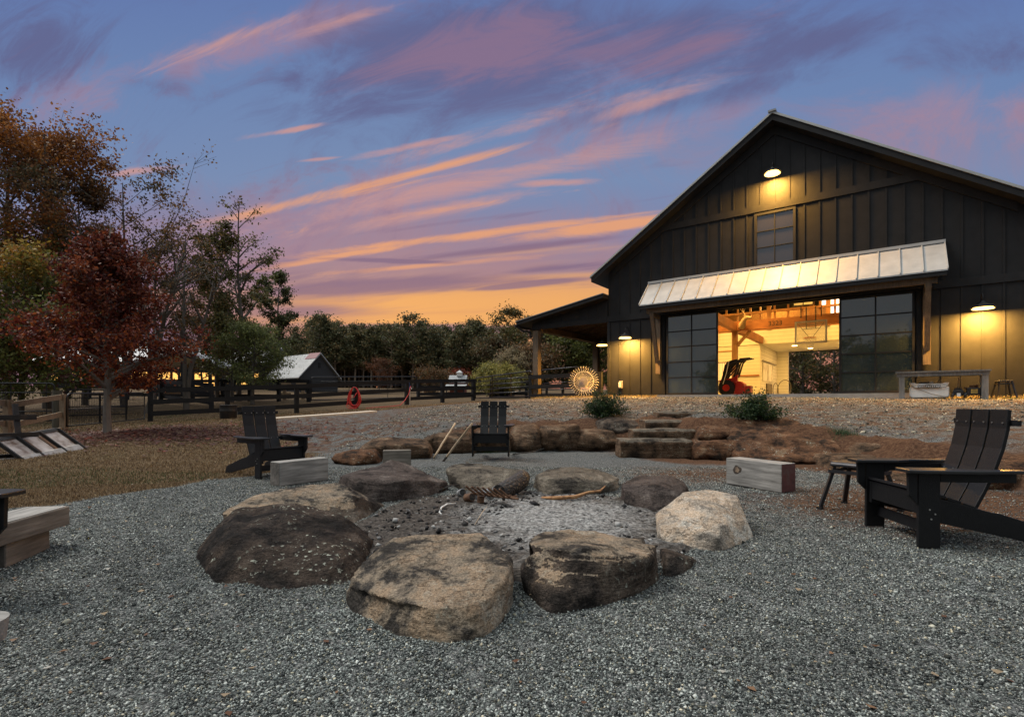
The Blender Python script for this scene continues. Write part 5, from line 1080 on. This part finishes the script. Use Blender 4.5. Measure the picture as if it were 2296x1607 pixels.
gate(gpt(150,15.4), gpt(324,19.3), 'black wire mesh gate behind the maple trunk', 1.1, ups=(.37,.72), mesh=True, rails=[.62], r=.02)
gate(gpt(698,28.8), gpt(934,32.6), 'black tube gate behind the red hose', 1.42, ups=(.33,.7))
gate(gpt(1214,26.5), gpt(1300,24.5), 'black tube gate seen under the lean-to', 1.5, 5, ups=(.6,))
gate(gpt(1100,34), gpt(1196,33.5), 'farther tube gate seen through the long gate', 1.35, 5, ups=(.5,))
gate(gpt(-60,17.5), gpt(122,18.5), 'tube gate behind the pine board fence', 1.45, 5, ups=(.45,.9)); gate(gpt(150,20.5), gpt(285,21.5), 'lower tube gate behind the mesh gate', 1.15, 4, ups=(.6,))
# unpainted pine fence at the left
a = gpt(18,13.2); b_ = gpt(143,15.4); t = empty('pine_board_fence', a, 0, 'bare pine board fence left of the mesh gate', 'fence')
for p, hh_ in ((a,1.08),(b_,1.08),(gpt(-90,11.2),1.08)): q = p-a; MB().bx(q.x-.075,q.x+.075,q.y-.07,q.y+.07,q.z-.2,q.z+hh_).build('post', M['treated_v'], t)
q = gpt(128,15.9)-a; MB().cyl((q.x,q.y,q.z-.2),(q.x,q.y,q.z+1.2),.12,12).build('old_post', M['oldpost'], t)
for s_, e_ in ((a,b_),(gpt(-90,11.2),a)):
    for z1_, z2_ in ((.95,1.0),(.42,.48),(.03,.02)):
        d = (e_-s_).normalized(); nn = Vector((d.y,-d.x,0))*.1; MB().bar(s_-a+nn*.0+Vector((.09,0,z1_)), e_-a-nn*0+Vector((-.0,-.08,z2_)), .035, .15).build('rail', M['treated'], t)
# leaned loader bucket back and fork frame
pL = Vector((-7.97,8.36,.02)); pR = Vector((-8.15,9.75,.14)); ang = math.atan2((pR-pL).y,(pR-pL).x); Lb = (pR-pL).length
t = empty('loader_bucket', pL, 0, 'scraped steel loader bucket lying tilted against the pine fence', 'loader bucket', rot=(R(-38),0,0)); t.rotation_euler = Matrix.Rotation(ang,3,'Z').to_euler(); 
def LB(x,y,z): c_, s_ = math.cos(R(35)), math.sin(R(35)); return (x, y+z*.7, z*.56+x*.08)
def slab(x0,x1,z0,z1,y0,y1,nm,mt):
    vs = [LB(x,y,z) for x in (x0,x1) for y in (y0,y1) for z in (z0,z1)]; MB().add(vs,[(0,1,3,2),(4,6,7,5),(0,4,5,1),(2,3,7,6),(0,2,6,4),(1,5,7,3)]).build(nm, mt, t)
slab(.05,Lb-.05,.0,.62,.0,.02,'back_plate',M['bucket_face'])
slab(0,Lb,.62,.7,-.03,.03,'top_lip',M['steel_dark']); slab(.05,Lb-.05,-.0,.16,-.06,-.01,'lower_plate',M['galv'])
for x in (0,.42,.93,Lb-.03): slab(x,x+.03,-.04,.7,-.08,.0,'rib',M['steel_dark'])
for x in (.47,.84): slab(x,x+.07,.05,.55,-.02,-.004,'coupler_plate',M['rust'])
t = empty('fork_frame', (-8.6,8.3,0), R(62), 'black steel fork frame standing at the left edge by the bucket', 'fork frame')
q = MB()
for x in (-.5,.0,.5): q.bar((x,0,.02),(x,.25,.98),.07,.05,(0,1,0))
q.build('upright', M['steel_dark'], t)
for z,w_ in ((.1,.09),(.45,.08),(.75,.09)): MB().bar((-.85,.26*z-.04,z),(.75,.26*z-.04,z),.06,w_).build('crossbar', M['steel_dark'], t)
MB().bar((-.9,-.2,.05),(.6,-.35,.06),.1,.08).build('foot_bar', M['galv'], t)
# drum, kerb, hose, hydrant, feeder
p = gpt(512,19.3); t = empty('half_drum', p, 0, 'cut down black steel drum before the fence', 'drum')
q = MB(); n = 28; prof = [(.27,.02),(.29,.06),(.29,.28),(.3,.3),(.29,.32),(.29,.5),(.3,.52),(.285,.53),(.275,.5),(.275,.35),(0,.35)]; vs = [(math.cos(2*math.pi*j/n)*r_,math.sin(2*math.pi*j/n)*r_,z) for r_,z in prof for j in range(n)]
q.add(vs,[(i*n+j,i*n+(j+1)%n,(i+1)*n+(j+1)%n,(i+1)*n+j) for i in range(len(prof)-1) for j in range(n)]); q.build('drum', M['steel_dark'], t, True); MB().cyl((0,0,.36),(0,0,.40),.27,28).build('contents', M['galv'], t)
a = gpt(603,16.2); b_ = gpt(846,19.0); d = (b_-a); nrm = Vector((-d.y,d.x,0)).normalized()
ct = MB()
for i in range(10):
    p_ = a+d*i/10; q_ = a+d*(i+1)/10; z0 = h1(p_.x,p_.y); z1_ = h1(q_.x,q_.y); ct.add([(p_.x,p_.y,z0+.05),(q_.x,q_.y,z1_+.05),(q_.x+nrm.x*.5,q_.y+nrm.y*.5,z1_+.06),(p_.x+nrm.x*.5,p_.y+nrm.y*.5,z0+.06),(p_.x,p_.y,z0-.1),(q_.x,q_.y,z1_-.1)],[(0,1,2,3),(4,5,1,0)])
tag(ct.build('kerb', mat('pale_concrete', [(.4,.34,.27),(.52,.45,.36)], 5, .85, .2)), 'pale concrete edging strip in the yard before the fence', 'kerb')
hp = gpt(798,24.2); t = empty('hose_coil', hp+Vector((0,-.22,0)), R(10), 'red garden hose coiled and hung on the fence post', 'hose')
q = MB()
for k in range(11):
    ph = random.uniform(-.06,.06); w_ = .22+random.uniform(-.04,.06); hh_ = .46+random.uniform(-.05,.05); cz = 1.0-hh_; yy_ = -.012*k; pts = []
    for i in range(29): a_ = 2*math.pi*i/28; pts.append((math.sin(a_)*w_*(1.0-.25*math.cos(a_))+ph*(1-math.cos(a_))*.5, yy_, cz+hh_*math.cos(a_)))
    q.tube(pts, .017, 6, False)
q.tube([(.12,-.1,.75),(.0,-.15,.52),(-.1,-.14,.5),(-.18,-.13,.62)],.017,6); q.tube([(-.1,-.1,.2),(-.3,-.12,.3),(-.36,-.12,.12),(-.25,-.12,.0),(.1,-.14,-.0)],.017,6); q.build('hose_loops', M['redhose'], t, True)
hy = gpt(919,25.6); c0_ = t.matrix_world
pts = []
for x, y_, Y in ((820,916,23.9),(850,914.5,24.2),(880,913,24.6),(897,908,24.9),(908,897,25.2),(917,882,25.4),(920,868,25.45),(921,866,25.5)): v_ = at(x,y_,Y); v_.z = max(v_.z, h1(v_.x,v_.y)+.015); pts.append(v_)
o_ = MB().tube(pts, .016, 6).build('supply_hose', M['redhose'], None, True); tag(o_, 'red hose running along the ground to the yard hydrant', 'hose')
t = empty('yard_hydrant', hy, 0, 'grey pipe yard hydrant with blue head by the fence', 'hydrant'); MB().cyl((0,0,-.1),(0,0,.82),.03,10).build('pipe', M['galv'], t); q = MB().bx(-.03,.05,-.04,.04,.82,.95); q.bar((0,0,.95),(-.03,0,1.12),.02,.03); q.build('head', mat('blue_hydrant_head', [(.02,.04,.12),(.03,.05,.16)], 5, .4, 0), t); MB().cyl((.05,0,.85),(.1,-.02,.8),.025,8).build('spout', M['whitep'], t)
t = empty('wood_post_stand', gpt(655,30.5), R(10), 'two pale posts with cross boards behind the fence', 'post stand')
for x in (-.42,.62): MB().bx(x-.09,x+.09,-.08,.08,-.1,1.12).build('post', M['treated_v'], t); MB().bx(x-.38,x+.38,-.12,-.085,.9,1.06).build('cross_board', M['treated'], t); MB().bx(x-.2,x+.38,-.12,-.085,.3,.42).build('cross_board', M['treated'], t)

# ------------------------------------------------------------------ sheds and far buildings
A_ = Vector((-16.9,45,0)); rd = Vector((-.8,.6,0)); gd = Vector((.6,.8,0)); zg = h1(-16.9,45)
t = empty('small_shed', A_+Vector((0,0,zg)), math.atan2(gd.y,gd.x), 'dark shingled shed with a light ribbed metal roof', 'shed')
za, ze = 5.28-zg, 3.2-zg; q = MB(); q.prism([(-1.85,-.3),(1.85,-.3),(1.85,ze+.05),(0,za-.1),(-1.85,ze+.05)],'y',.0,5.4)
for k in range(22): q.bx(-1.86,1.86,-.012,-.001,.12*k,.12*k+.008) if .12*k < ze else None
q.build('wall', mat('dark_shingle', [(.02,.021,.024),(.035,.036,.04)], 9, .8, .4, stretch=(1,1,5)), t)
for s in (-1,1): 
    MB().prism([(0,za),(s*2.1,ze-.12),(s*2.1,ze-.04),(0,za+.08)],'y',-.25,5.6).build('roof', M['metal_roof'], t)
    q = MB()
    for k in range(30): q.prism([(0,za+.081),(s*2.1,ze-.039),(s*2.1,ze-.005),(0,za+.115)],'y',-.24+k*.2,-.2+k*.2)
    q.build('roof_rib', M['metal_roof'], t)
MB().prism([(-.02,za+.12),(-.52,za-.42),(-.52,za-.40),(-.02,za+.14)],'y',-.25,1.5).build('red_roof_patch', mat('faded_red_sheet', [(.16,.05,.06),(.2,.07,.075)], 4, .6, .05), t)
MB().bx(-.12,.12,-.03,-.002,za-1.2,za-.75).build('vent', M['trim'], t)
# open pavilion with dark roof
zg = h1(-24,38); t = empty('open_pavilion', (-24.4,38,zg), R(8), 'open-sided dark pavilion with low metal roof behind the maple', 'pavilion')
MB().prism([(-4.6,1.9),(0,3.05),(0,3.2),(-4.6,2.05)],'y',-.3,5).build('roof', M['roof_dark'], t); MB().prism([(2.4,2.05),(0,3.05),(0,3.2),(2.4,2.2)],'y',-.3,5).build('roof', M['roof_dark'], t)
MB().prism([(-4.6,1.75),(0,2.85),(2.4,1.9),(2.4,2.05),(0,3.04),(-4.6,1.9)],'y',-.33,-.301).build('fascia', M['trim'], t)
for x in (-4.2,-2.1,0,1.9):
    for y in (0,4.6): MB().bx(x-.1,x+.1,y-.1,y+.1,-.2,1.85+ (.5 if abs(x)<2 else 0)).build('post', M['trim'], t)
MB().bx(-4.4,2.1,-.08,.08,1.6,1.8).build('beam', M['trim'], t)
# lit house far behind
zg = h1(-30,56); t = empty('lit_house', (-39,56,zg), R(4), 'house with glowing yellow windows far behind the pavilion', 'house')
MB().bx(-12,12,0,6,-.3,2.9).build('wall', M['siding'], t); MB().prism([(0-.6,2.9),(6.6,2.9),(3,4.9)],'x',-12.4,12.4).build('roof', M['roof_dark'], t)
for x0,x1_,z0,z1_ in ((-11,-10,.9,1.7),(-8.5,-7.6,.8,1.7),(-6.2,-5.5,.9,1.9),(-3,-2,.9,2.0),(-1.6,-.8,.9,2.0),(.0,1.6,.9,2.0),(1.9,3.0,.9,2.0),(4.2,6.6,.3,2.0),(8.2,9.8,.5,1.7),(10.4,11.0,.8,1.7)):
    f = MB().bx(x0-.05,x1_+.05,-.05,-.002,z0-.05,z0); f.bx(x0-.05,x1_+.05,-.05,-.002,z1_,z1_+.05); f.bx((x0+x1_)/2-.03,(x0+x1_)/2+.03,-.05,-.002,z0,z1_)
    w_ = f.build('window', M['trim'], t); MB().bx(x0,x1_,-.03,-.004,z0,z1_).build('pane', M['farglow'], w_)
p = gpt(474,40); t = empty('yard_lamp', p, 0, 'bright yard lamp on a post beside the pavilion', 'lamp'); MB().cyl((0,0,-.1),(0,0,1.75),.05,8).build('post', M['trim'], t); MB().bx(-.14,.14,-.07,.07,1.9,1.95).build('cap', M['trim'], t)
bm = bmesh.new(); bmesh.ops.create_uvsphere(bm, u_segments=12, v_segments=8, radius=.09); me = bpy.data.meshes.new('bulb'); bm.to_mesh(me); bm.free(); me.materials.append(M['lens']); o_ = bpy.data.objects.new('bulb', me); COL.objects.link(o_); o_.parent = t; o_.location = (0,0,1.83)
light('lamp_light','POINT',(0,-.15,1.83),60,(1,.62,.22),.08,t)
# white roofed coop
zg = h1(-4.4,40); t = empty('chicken_coop', (-4.3,40,zg-.25), R(-6), 'small coop with pale metal roof and weathervane beyond the fence', 'coop'); t.scale = (.75,.75,.75); k0 = 1.3-zg+.0
MB().bx(-.75,.75,0,1.5,-.2,1.75).build('wall', mat('barn_red_wall', [(.12,.03,.02),(.2,.06,.04)], 5, .8, .1), t)
MB().prism([(-.1,1.75),(1.6,1.75),(.75,2.55)],'x',-.95,.95).build('roof', M['roof_dark'], t); MB().prism([(-.12,1.5),(-.9,1.2),(-.9,1.25),(-.12,1.56)],'x',-1.1,1.1).build('porch_roof', M['metal_roof'], t)
MB().bx(-.12,.42,.5,.95,2.45,2.8).build('cupola', M['whitep'], t); MB().add([(-.2,.42,2.8),(.5,.42,2.8),(.5,1.03,2.8),(-.2,1.03,2.8),(.15,.72,3.1)],[(0,1,4),(1,2,4),(2,3,4),(3,0,4)]).build('cupola_roof', M['metal_roof'], t)
q = MB().cyl((.15,.72,3.1),(.15,.72,3.6),.012,6); q.add([(-.05,.72,3.38),(.35,.72,3.4),(.3,.72,3.55),(.1,.72,3.46),(-.05,.72,3.58)],[(0,1,2,3,4)]); q.build('weathervane', M['trim'], t)
for x in (-.9,.9): MB().bx(x-.05,x+.05,-.85,-.75,-.2,1.2).build('porch_post', M['trim'], t)
zg = h1(-1.5,38); t = empty('lean_roof_shelter', (-1.3,38.5,zg), R(-14), 'low animal shelter with pale sheet roof behind the tube gate', 'shelter')
MB().prism([(0,1.05),(1.4,1.25),(1.4,1.3),(0,1.1)],'y',-1.2,1.2).build('roof', M['metal_roof'], t); MB().bx(.1,1.3,-1,1,-.1,1.04).build('wall', M['trim'], t)
# ------------------------------------------------------------------ trees
def tree(name, p, H, rad, label, pal, n=14000, s=.07, hb=.25, tr=.13, limbs=16, up=.9, lean=(0,0), seed=1, sig=.32, cat='tree', group=None, bark='bark', shape='oval', fill=1.0, w=None, palfn=None, subs=6, multi=1, wt=1.0, sparse_top=0):
    rs = random.Random(seed); rg = np.random.default_rng(seed); t = empty(name, p, rs.uniform(0,6.28) if lean == (0,0) else 0, label, cat, group)
    tb = MB(); tips = []
    def env(f_):                                        # crown radius at crown fraction f_
        if shape == 'oval': return rad*math.sqrt(max(.03,1-((f_-.42)/.62)**2))
        if shape == 'cone': return rad*max(.08,1-f_)**.75*(.75+.25*min(1,f_*6))
        if shape == 'vase': return rad*(.35+.75*f_)*math.sqrt(max(.05,1-((f_-.5)/.56)**2))*1.25
        return rad
    for mI in range(multi):
        tw = Vector((lean[0],lean[1],0)) if mI == 0 else Vector((rs.uniform(-.28,.28),rs.uniform(-.2,.2),0))
        n_ = 9; tp = []; off = Vector((0,0,0))
        for i in range(n_):
            f_ = i/(n_-1); off += Vector((rs.gauss(0,.012*H),rs.gauss(0,.012*H),0))*(.5 if i else 0); tp.append(Vector((0,0,-.2))*(i==0)+tw*H*f_**1.3+off+Vector((0,0,H*.97*f_*(1 if mI == 0 else rs.uniform(.9,.97)))))
        tb.tube([q*.92 for q in tp], [tr*(1.15 if i == 0 else 1)*(1-.9*i/(n_-1))+.006*wt for i in range(n_)], 7, False)
        def tpos(f_): x = f_*(n_-1); i = min(int(x),n_-2); return tp[i].lerp(tp[i+1],x-i)
        for k in range(limbs//multi):
            cf = (k+rs.random())/(limbs//multi); f_ = hb+(1-hb)*cf*.95; a = rs.uniform(0,6.28); r_ = env(cf)*rs.uniform(.6,1.1); el = up*rs.uniform(.35,.9)
            p0 = tpos(f_*.9); e = Vector((math.cos(a)*r_,math.sin(a)*r_,r_*el)); mid = p0+e*.5+Vector((rs.gauss(0,.06)*r_,rs.gauss(0,.06)*r_,.08*r_)); end = p0+e
            r0 = max(.012,tr*(1-f_)*.6+.012)*wt; tb.tube([p0,mid,end],[r0,r0*.6,.008*wt],5,False)
            if rs.random() > fill*(1-sparse_top*cf): wgt = .12
            else: wgt = 1
            for j in range(subs):
                g = rs.uniform(.25,1); q0 = p0.lerp(mid,g*2) if g < .5 else mid.lerp(end,g*2-1); l2 = r_*rs.uniform(.2,.5)
                e2 = q0+Vector((math.cos(a+rs.gauss(0,.9))*l2,math.sin(a+rs.gauss(0,.9))*l2,l2*rs.uniform(.0,.9))); tb.tube([q0,e2],[.01*wt,.005*wt],3,False)
                tips.append((e2,wgt,cf)); tips.append((q0.lerp(e2,.55),wgt*.7,cf))
                if rs.random() < .6: e3 = e2+Vector((rs.gauss(0,1),rs.gauss(0,1),rs.uniform(0,1)))*l2*.4; tb.tube([e2,e3],[.006*wt,.003*wt],3,False); tips.append((e3,wgt,cf))
    tb.build('trunk', M['pinebark' if 'pine' in name else bark], t, False)
    if n:
        C0 = np.array([tuple(q[0]) for q in tips]); wg = np.array([q[1] for q in tips])*rg.uniform(.3,1.7,len(tips)); cf = np.array([q[2] for q in tips]); idx = rg.choice(len(tips), n, p=wg/wg.sum())
        C_ = C0[idx]+rg.normal(0,1,(n,3))*np.array([1,1,.75])*sig*rg.uniform(.25,1.1,(n,1))
        tone = rg.uniform(.7,1.35,len(tips))[idx][:,None]; ch = rg.choice(len(pal), len(tips), p=w); ch2 = np.where(rg.random(n) < .7, ch[idx], rg.choice(len(pal), n, p=w)); cols = np.array(pal)[ch2]*tone*rg.uniform(.8,1.2,(n,1))
        if palfn is not None: cols = palfn(C_, cols, H, rg)
        A = rg.normal(0,1,(n,3)); A /= np.linalg.norm(A,axis=1)[:,None]; B = np.cross(A, rg.normal(0,1,(n,3))); B /= np.linalg.norm(B,axis=1)[:,None]+1e-9; sz = (rg.uniform(.6,1.3,n)*s)[:,None]
        P = np.stack([C_-A*sz, C_-B*sz*.6, C_+A*sz, C_+B*sz*.6],1); npmesh('crown', P.reshape(-1,3), np.arange(4*n).reshape(-1,4), 4, M['leaf'], np.repeat(cols,4,0), t)
    return t
ORN = ((.16,.055,.012),(.11,.042,.012),(.07,.032,.012),(.19,.08,.018)); GRN = ((.045,.05,.012),(.06,.062,.014),(.03,.035,.01)); YEL = ((.14,.09,.015),(.09,.075,.016),(.06,.06,.015),(.12,.055,.012))
BRN = ((.07,.035,.016),(.045,.028,.014),(.03,.025,.012),(.09,.05,.02)); RED = ((.12,.022,.014),(.16,.034,.015),(.075,.016,.013),(.2,.055,.02)); OLV = ((.04,.04,.014),(.055,.048,.015),(.03,.03,.012),(.07,.045,.015)); PIN = ((.021,.023,.011),(.029,.030,.013),(.017,.018,.009),(.046,.034,.015))
K_ = 1.9
ORN, GRN, YEL, BRN, RED, OLV, PIN = [tuple(tuple(c*kk for c in q) for q in P_) for P_, kk in ((ORN,1.65),(GRN,2.2),(YEL,2.2),(BRN,2.3),(RED,1.0),(OLV,2.3),(PIN,3.6))]
G_ = 'tall autumn trees at the left'
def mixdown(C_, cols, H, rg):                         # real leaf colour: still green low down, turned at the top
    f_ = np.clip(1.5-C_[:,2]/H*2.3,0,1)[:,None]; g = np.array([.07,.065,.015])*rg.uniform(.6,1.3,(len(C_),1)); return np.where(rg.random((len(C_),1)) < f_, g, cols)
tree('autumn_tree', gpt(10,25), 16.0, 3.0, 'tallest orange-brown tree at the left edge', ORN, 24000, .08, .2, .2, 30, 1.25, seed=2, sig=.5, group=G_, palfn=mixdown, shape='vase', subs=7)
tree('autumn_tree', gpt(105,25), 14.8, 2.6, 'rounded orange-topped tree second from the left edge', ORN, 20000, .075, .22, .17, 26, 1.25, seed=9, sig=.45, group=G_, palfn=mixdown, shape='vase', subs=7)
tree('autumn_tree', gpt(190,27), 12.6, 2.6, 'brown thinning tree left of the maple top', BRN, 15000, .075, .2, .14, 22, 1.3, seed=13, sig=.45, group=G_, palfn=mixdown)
tree('autumn_tree', gpt(278,26), 12.6, 3.0, 'tall sparse dark tree rising behind the red maple', BRN, 11000, .072, .3, .13, 30, 1.5, seed=17, sig=.4, group=G_, multi=3, shape='vase', sparse_top=.3)
tree('autumn_tree', gpt(345,28), 10.0, 2.0, 'sparse brown tree right behind the red maple', BRN, 3800, .07, .38, .12, 22, 1.4, seed=19, sig=.4, group=G_, multi=2)
tree('autumn_tree', gpt(45,21.5), 7.6, 2.6, 'low yellow-green tree at the left edge', YEL, 15000, .075, .15, .12, 22, .8, seed=23, sig=.4, group=G_)
tree('autumn_tree', gpt(-30,19.5), 6.0, 2.2, 'dusky lower tree cut by the left edge', GRN+((.1,.04,.03),), 16000, .07, .1, .1, 18, .7, seed=24, sig=.4, group=G_)
tree('autumn_tree', gpt(150,23), 6.2, 2.2, 'low olive tree left behind the red maple', GRN, 11000, .07, .1, .1, 18, .8, seed=29, sig=.4, group=G_)
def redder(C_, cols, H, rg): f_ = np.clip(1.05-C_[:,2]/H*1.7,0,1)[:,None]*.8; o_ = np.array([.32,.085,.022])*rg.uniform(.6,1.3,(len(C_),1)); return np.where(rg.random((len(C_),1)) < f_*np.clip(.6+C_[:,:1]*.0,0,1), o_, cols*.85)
mp_ = gpt(241,13.0)
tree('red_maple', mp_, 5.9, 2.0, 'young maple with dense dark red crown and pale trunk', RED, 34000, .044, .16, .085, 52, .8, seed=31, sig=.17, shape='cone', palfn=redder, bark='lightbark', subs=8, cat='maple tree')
tree('autumn_tree', gpt(405,45), 12.0, 2.6, 'dark reddish tree right of the maple', ((.09,.025,.018),(.06,.028,.016),(.12,.04,.016),(.05,.03,.014)), 10000, .065, .12, .1, 20, 1.1, seed=37, sig=.35, group=G_)
tree('bare_tree', gpt(330,23), 8.6, 1.7, 'bare leaning tree with thin twigs over the maple', BRN, 500, .06, .35, .12, 18, 1.6, wt=1.9, lean=(.24,0), seed=41, sig=.2, group='bare trees', cat='bare tree')
tree('bare_tree', gpt(418,25), 9.4, 1.0, 'slim bare tree between the maple and the middle trees', BRN, 900, .06, .3, .1, 20, 1.9, wt=1.8, seed=43, sig=.2, group='bare trees', cat='bare tree', multi=2)
tree('slim_tree', gpt(488,30), 11.4, 1.5, 'olive leafed slim tree left of the bare-topped one', OLV, 9500, .08, .22, .12, 30, 1.6, seed=47, sig=.26, group='slim trees in the middle left', cat='tree')
tree('slim_tree', gpt(536,30), 13.1, 2.2, 'tall tree with nearly bare top and long arching limbs', OLV, 6000, .08, .18, .13, 22, 1.35, wt=1.6, seed=53, sig=.26, group='slim trees in the middle left', sparse_top=1.0, cat='tree')
tree('slim_tree', gpt(622,52), 13.6, 2.4, 'dark green tree rising behind the shed roof', ((.06,.07,.025),(.09,.085,.03),(.045,.05,.02)), 9000, .12, .2, .16, 22, .9, seed=59, sig=.3, group='slim trees in the middle left', cat='tree')
tree('green_tree', gpt(566,27.5), 4.6, 1.6, 'rounded feathery green tree before the shed', ((.12,.145,.045),(.16,.175,.055),(.085,.1,.035)), 10000, .055, .2, .1, 26, .6, seed=61, sig=.3, cat='tree')
tree('green_tree', gpt(520,29), 5.2, 1.6, 'brownish green tree left of the feathery green one', OLV, 7000, .07, .2, .1, 18, .8, seed=63, sig=.32, cat='tree')
tree('autumn_tree', gpt(455,46), 7.4, 2.4, 'low orange-brown tree behind the yard lamp', ((.12,.05,.015),(.07,.04,.015),(.05,.045,.015)), 12000, .08, .12, .1, 16, .8, seed=67, sig=.35, group=G_)
# far pine wood: every pine its own thing
protos = []
LP_ = 'tall straight pine in the dark pine wood beyond the paddock'; GPN = 'pines of the far pine wood'
for k in range(5): protos.append(tree('pine_tree', (0,0,-50), 11.2, 2.15, LP_, PIN, 3000, .16, .3, .16, 30, .45, seed=100+k, sig=.5, group=GPN, cat='pine tree', shape='oval' if k%2 else 'cone', subs=4, wt=1.6))
ps = []
for row, (Y, sp) in enumerate(((78,1.5),(82,1.4),(87,1.4),(92,1.4),(97,1.5))):
    x = 640+row*7
    while x < 1165: ps.append((x, Y+random.uniform(-1.5,1.5))); x += sp/Y*F*random.uniform(.75,1.25)
for x, Y in [(x_, random.uniform(72,90)) for x_ in range(-30,640,22)]: ps.append((x, Y))
for i, (x, Y) in enumerate(ps):
    o_ = protos[i] if i < 5 else copy_tree(protos[i%5]); p = gpt(x,Y); o_.location = p; o_.rotation_euler = (0,0,random.uniform(0,6.28))
    k = random.uniform(.78,1.12)*(.9 if x > 1100 else 1)*(.86 if x < 700 else 1)*(.95 if x < 640 else 1); o_.scale = (k,k,k)
us = tree('understory_tree', gpt(660,101), 6.2, 4.2, 'dark underwood closing the back of the pine wood', tuple(tuple(c*.55 for c in q) for q in PIN), 7000, .26, .0, .12, 26, .45, seed=190, sig=1.0, group='underwood behind the pines', cat='underwood')
for i, x in enumerate(range(690,1200,24)):
    o_ = copy_tree(us); o_.location = gpt(x+random.uniform(-6,6),101+random.uniform(-2,3)); o_.rotation_euler = (0,0,random.uniform(0,6)); k = random.uniform(.8,1.1); o_.scale = (k,k,k*random.uniform(.85,1.1))
# mixed trees at the right, beyond the gates
GR = 'mixed trees behind the lean-to'
MIX = ((.09,.075,.035),(.07,.07,.032),(.11,.065,.03)); 
for i, (x, Y, H, r_, pal, lb) in enumerate([(1165,58,10.6,2.9,OLV,'domed tree standing above the lean-to eave'),(1105,55,6.6,2.2,MIX,'brown-green tree beside the end of the pine wood'),(1225,52,7.6,2.6,MIX,'brown tree seen under the lean-to roof near its post'),(1262,50,7.0,2.3,GRN,'green tree in the middle of the lean-to opening'),(1300,50,7.6,2.2,BRN,'brown tree left of the second lean-to post'),(1345,48,7.2,2.4,GRN,'dark green tree between the post and the barn corner'),(1385,52,8.0,2.4,MIX,'tree mostly hidden behind the barn corner'),(1190,46,4.6,2.2,BRN,'low russet tree beyond the gates')]):
    tree('mixed_tree', gpt(x,Y), H, r_, lb, pal, 9000, .12, .12, .12, 20, .7, seed=200+i, sig=.5, group=GR)
tree('pale_shrub_tree', gpt(1137,44), 4.3, 1.5, 'pale tan airy tree behind the yellow willow', ((.3,.23,.13),(.24,.19,.11),(.16,.14,.08)), 5000, .08, .15, .07, 18, .9, seed=220, sig=.35, cat='tree', bark='lightbark')
tree('weeping_shrub', gpt(1118,36), 2.4, 1.6, 'yellow-green mounded willow shrub behind the tube gate', ((.3,.25,.06),(.22,.2,.055),(.15,.15,.045)), 14000, .06, .1, .06, 26, .3, seed=221, sig=.3, cat='shrub')
for i, (x, Y, H, r_, pal, lb) in enumerate([(975,42,2.1,1.5,((.17,.08,.03),(.12,.07,.03),(.09,.07,.03)),'orange-brown hedge bush left of the coop'),(1030,46,2.3,.9,((.2,.04,.02),(.14,.04,.02)),'small red bush behind the coop'),(850,60,4.0,1.5,((.13,.05,.02),(.09,.04,.02)),'rust coloured sapling before the pine trunks')]):
    tree('autumn_bush', gpt(x,Y), H, r_, lb, pal, 5000, .07, .05, .05, 16, .6, seed=230+i, sig=.3, cat='bush')
# trees behind the barn, seen through its rear doorway
for i, (x, Y, H) in enumerate([(1760,50,10),(1800,46,8.6),(1838,54,11),(1872,47,9.2),(1905,52,10)]):
    tree('back_tree', Vector(((x-CX)/F*Y,Y,1.2)), H*.9, 2.9, 'dark tree seen through the rear doorway of the barn', OLV+((.06,.05,.03),), 6000, .12, .05, .14, 22, .7, seed=240+i, sig=.5, group='trees behind the barn')
# trees behind the camera that the glass doors mirror
pr = None
for i, (X, Y, sc) in enumerate([(-12,-14,1),(-16,-11,.8),(-19,-17,1.25),(-23,-12,1.1),(-26,-20,1.3),(-9,-19,1.1),(-31,-16,1.2),(-15,-24,1.3),(-5,-22,1),(-1,-26,1.2),(-21,-6,.8)]):
    if pr is None: pr = tree('reflected_tree', (X,Y,0), 6.4, 2.6, 'dark tree mirrored in the glass barn doors', GRN, 9000, .12, .08, .12, 20, .7, seed=260, sig=.5, group='trees mirrored in the barn doors'); o_ = pr
    else: o_ = copy_tree(pr); o_.location = (X,Y,0); o_.rotation_euler = (0,0,i*1.3)
    o_.scale = (sc,sc,sc)
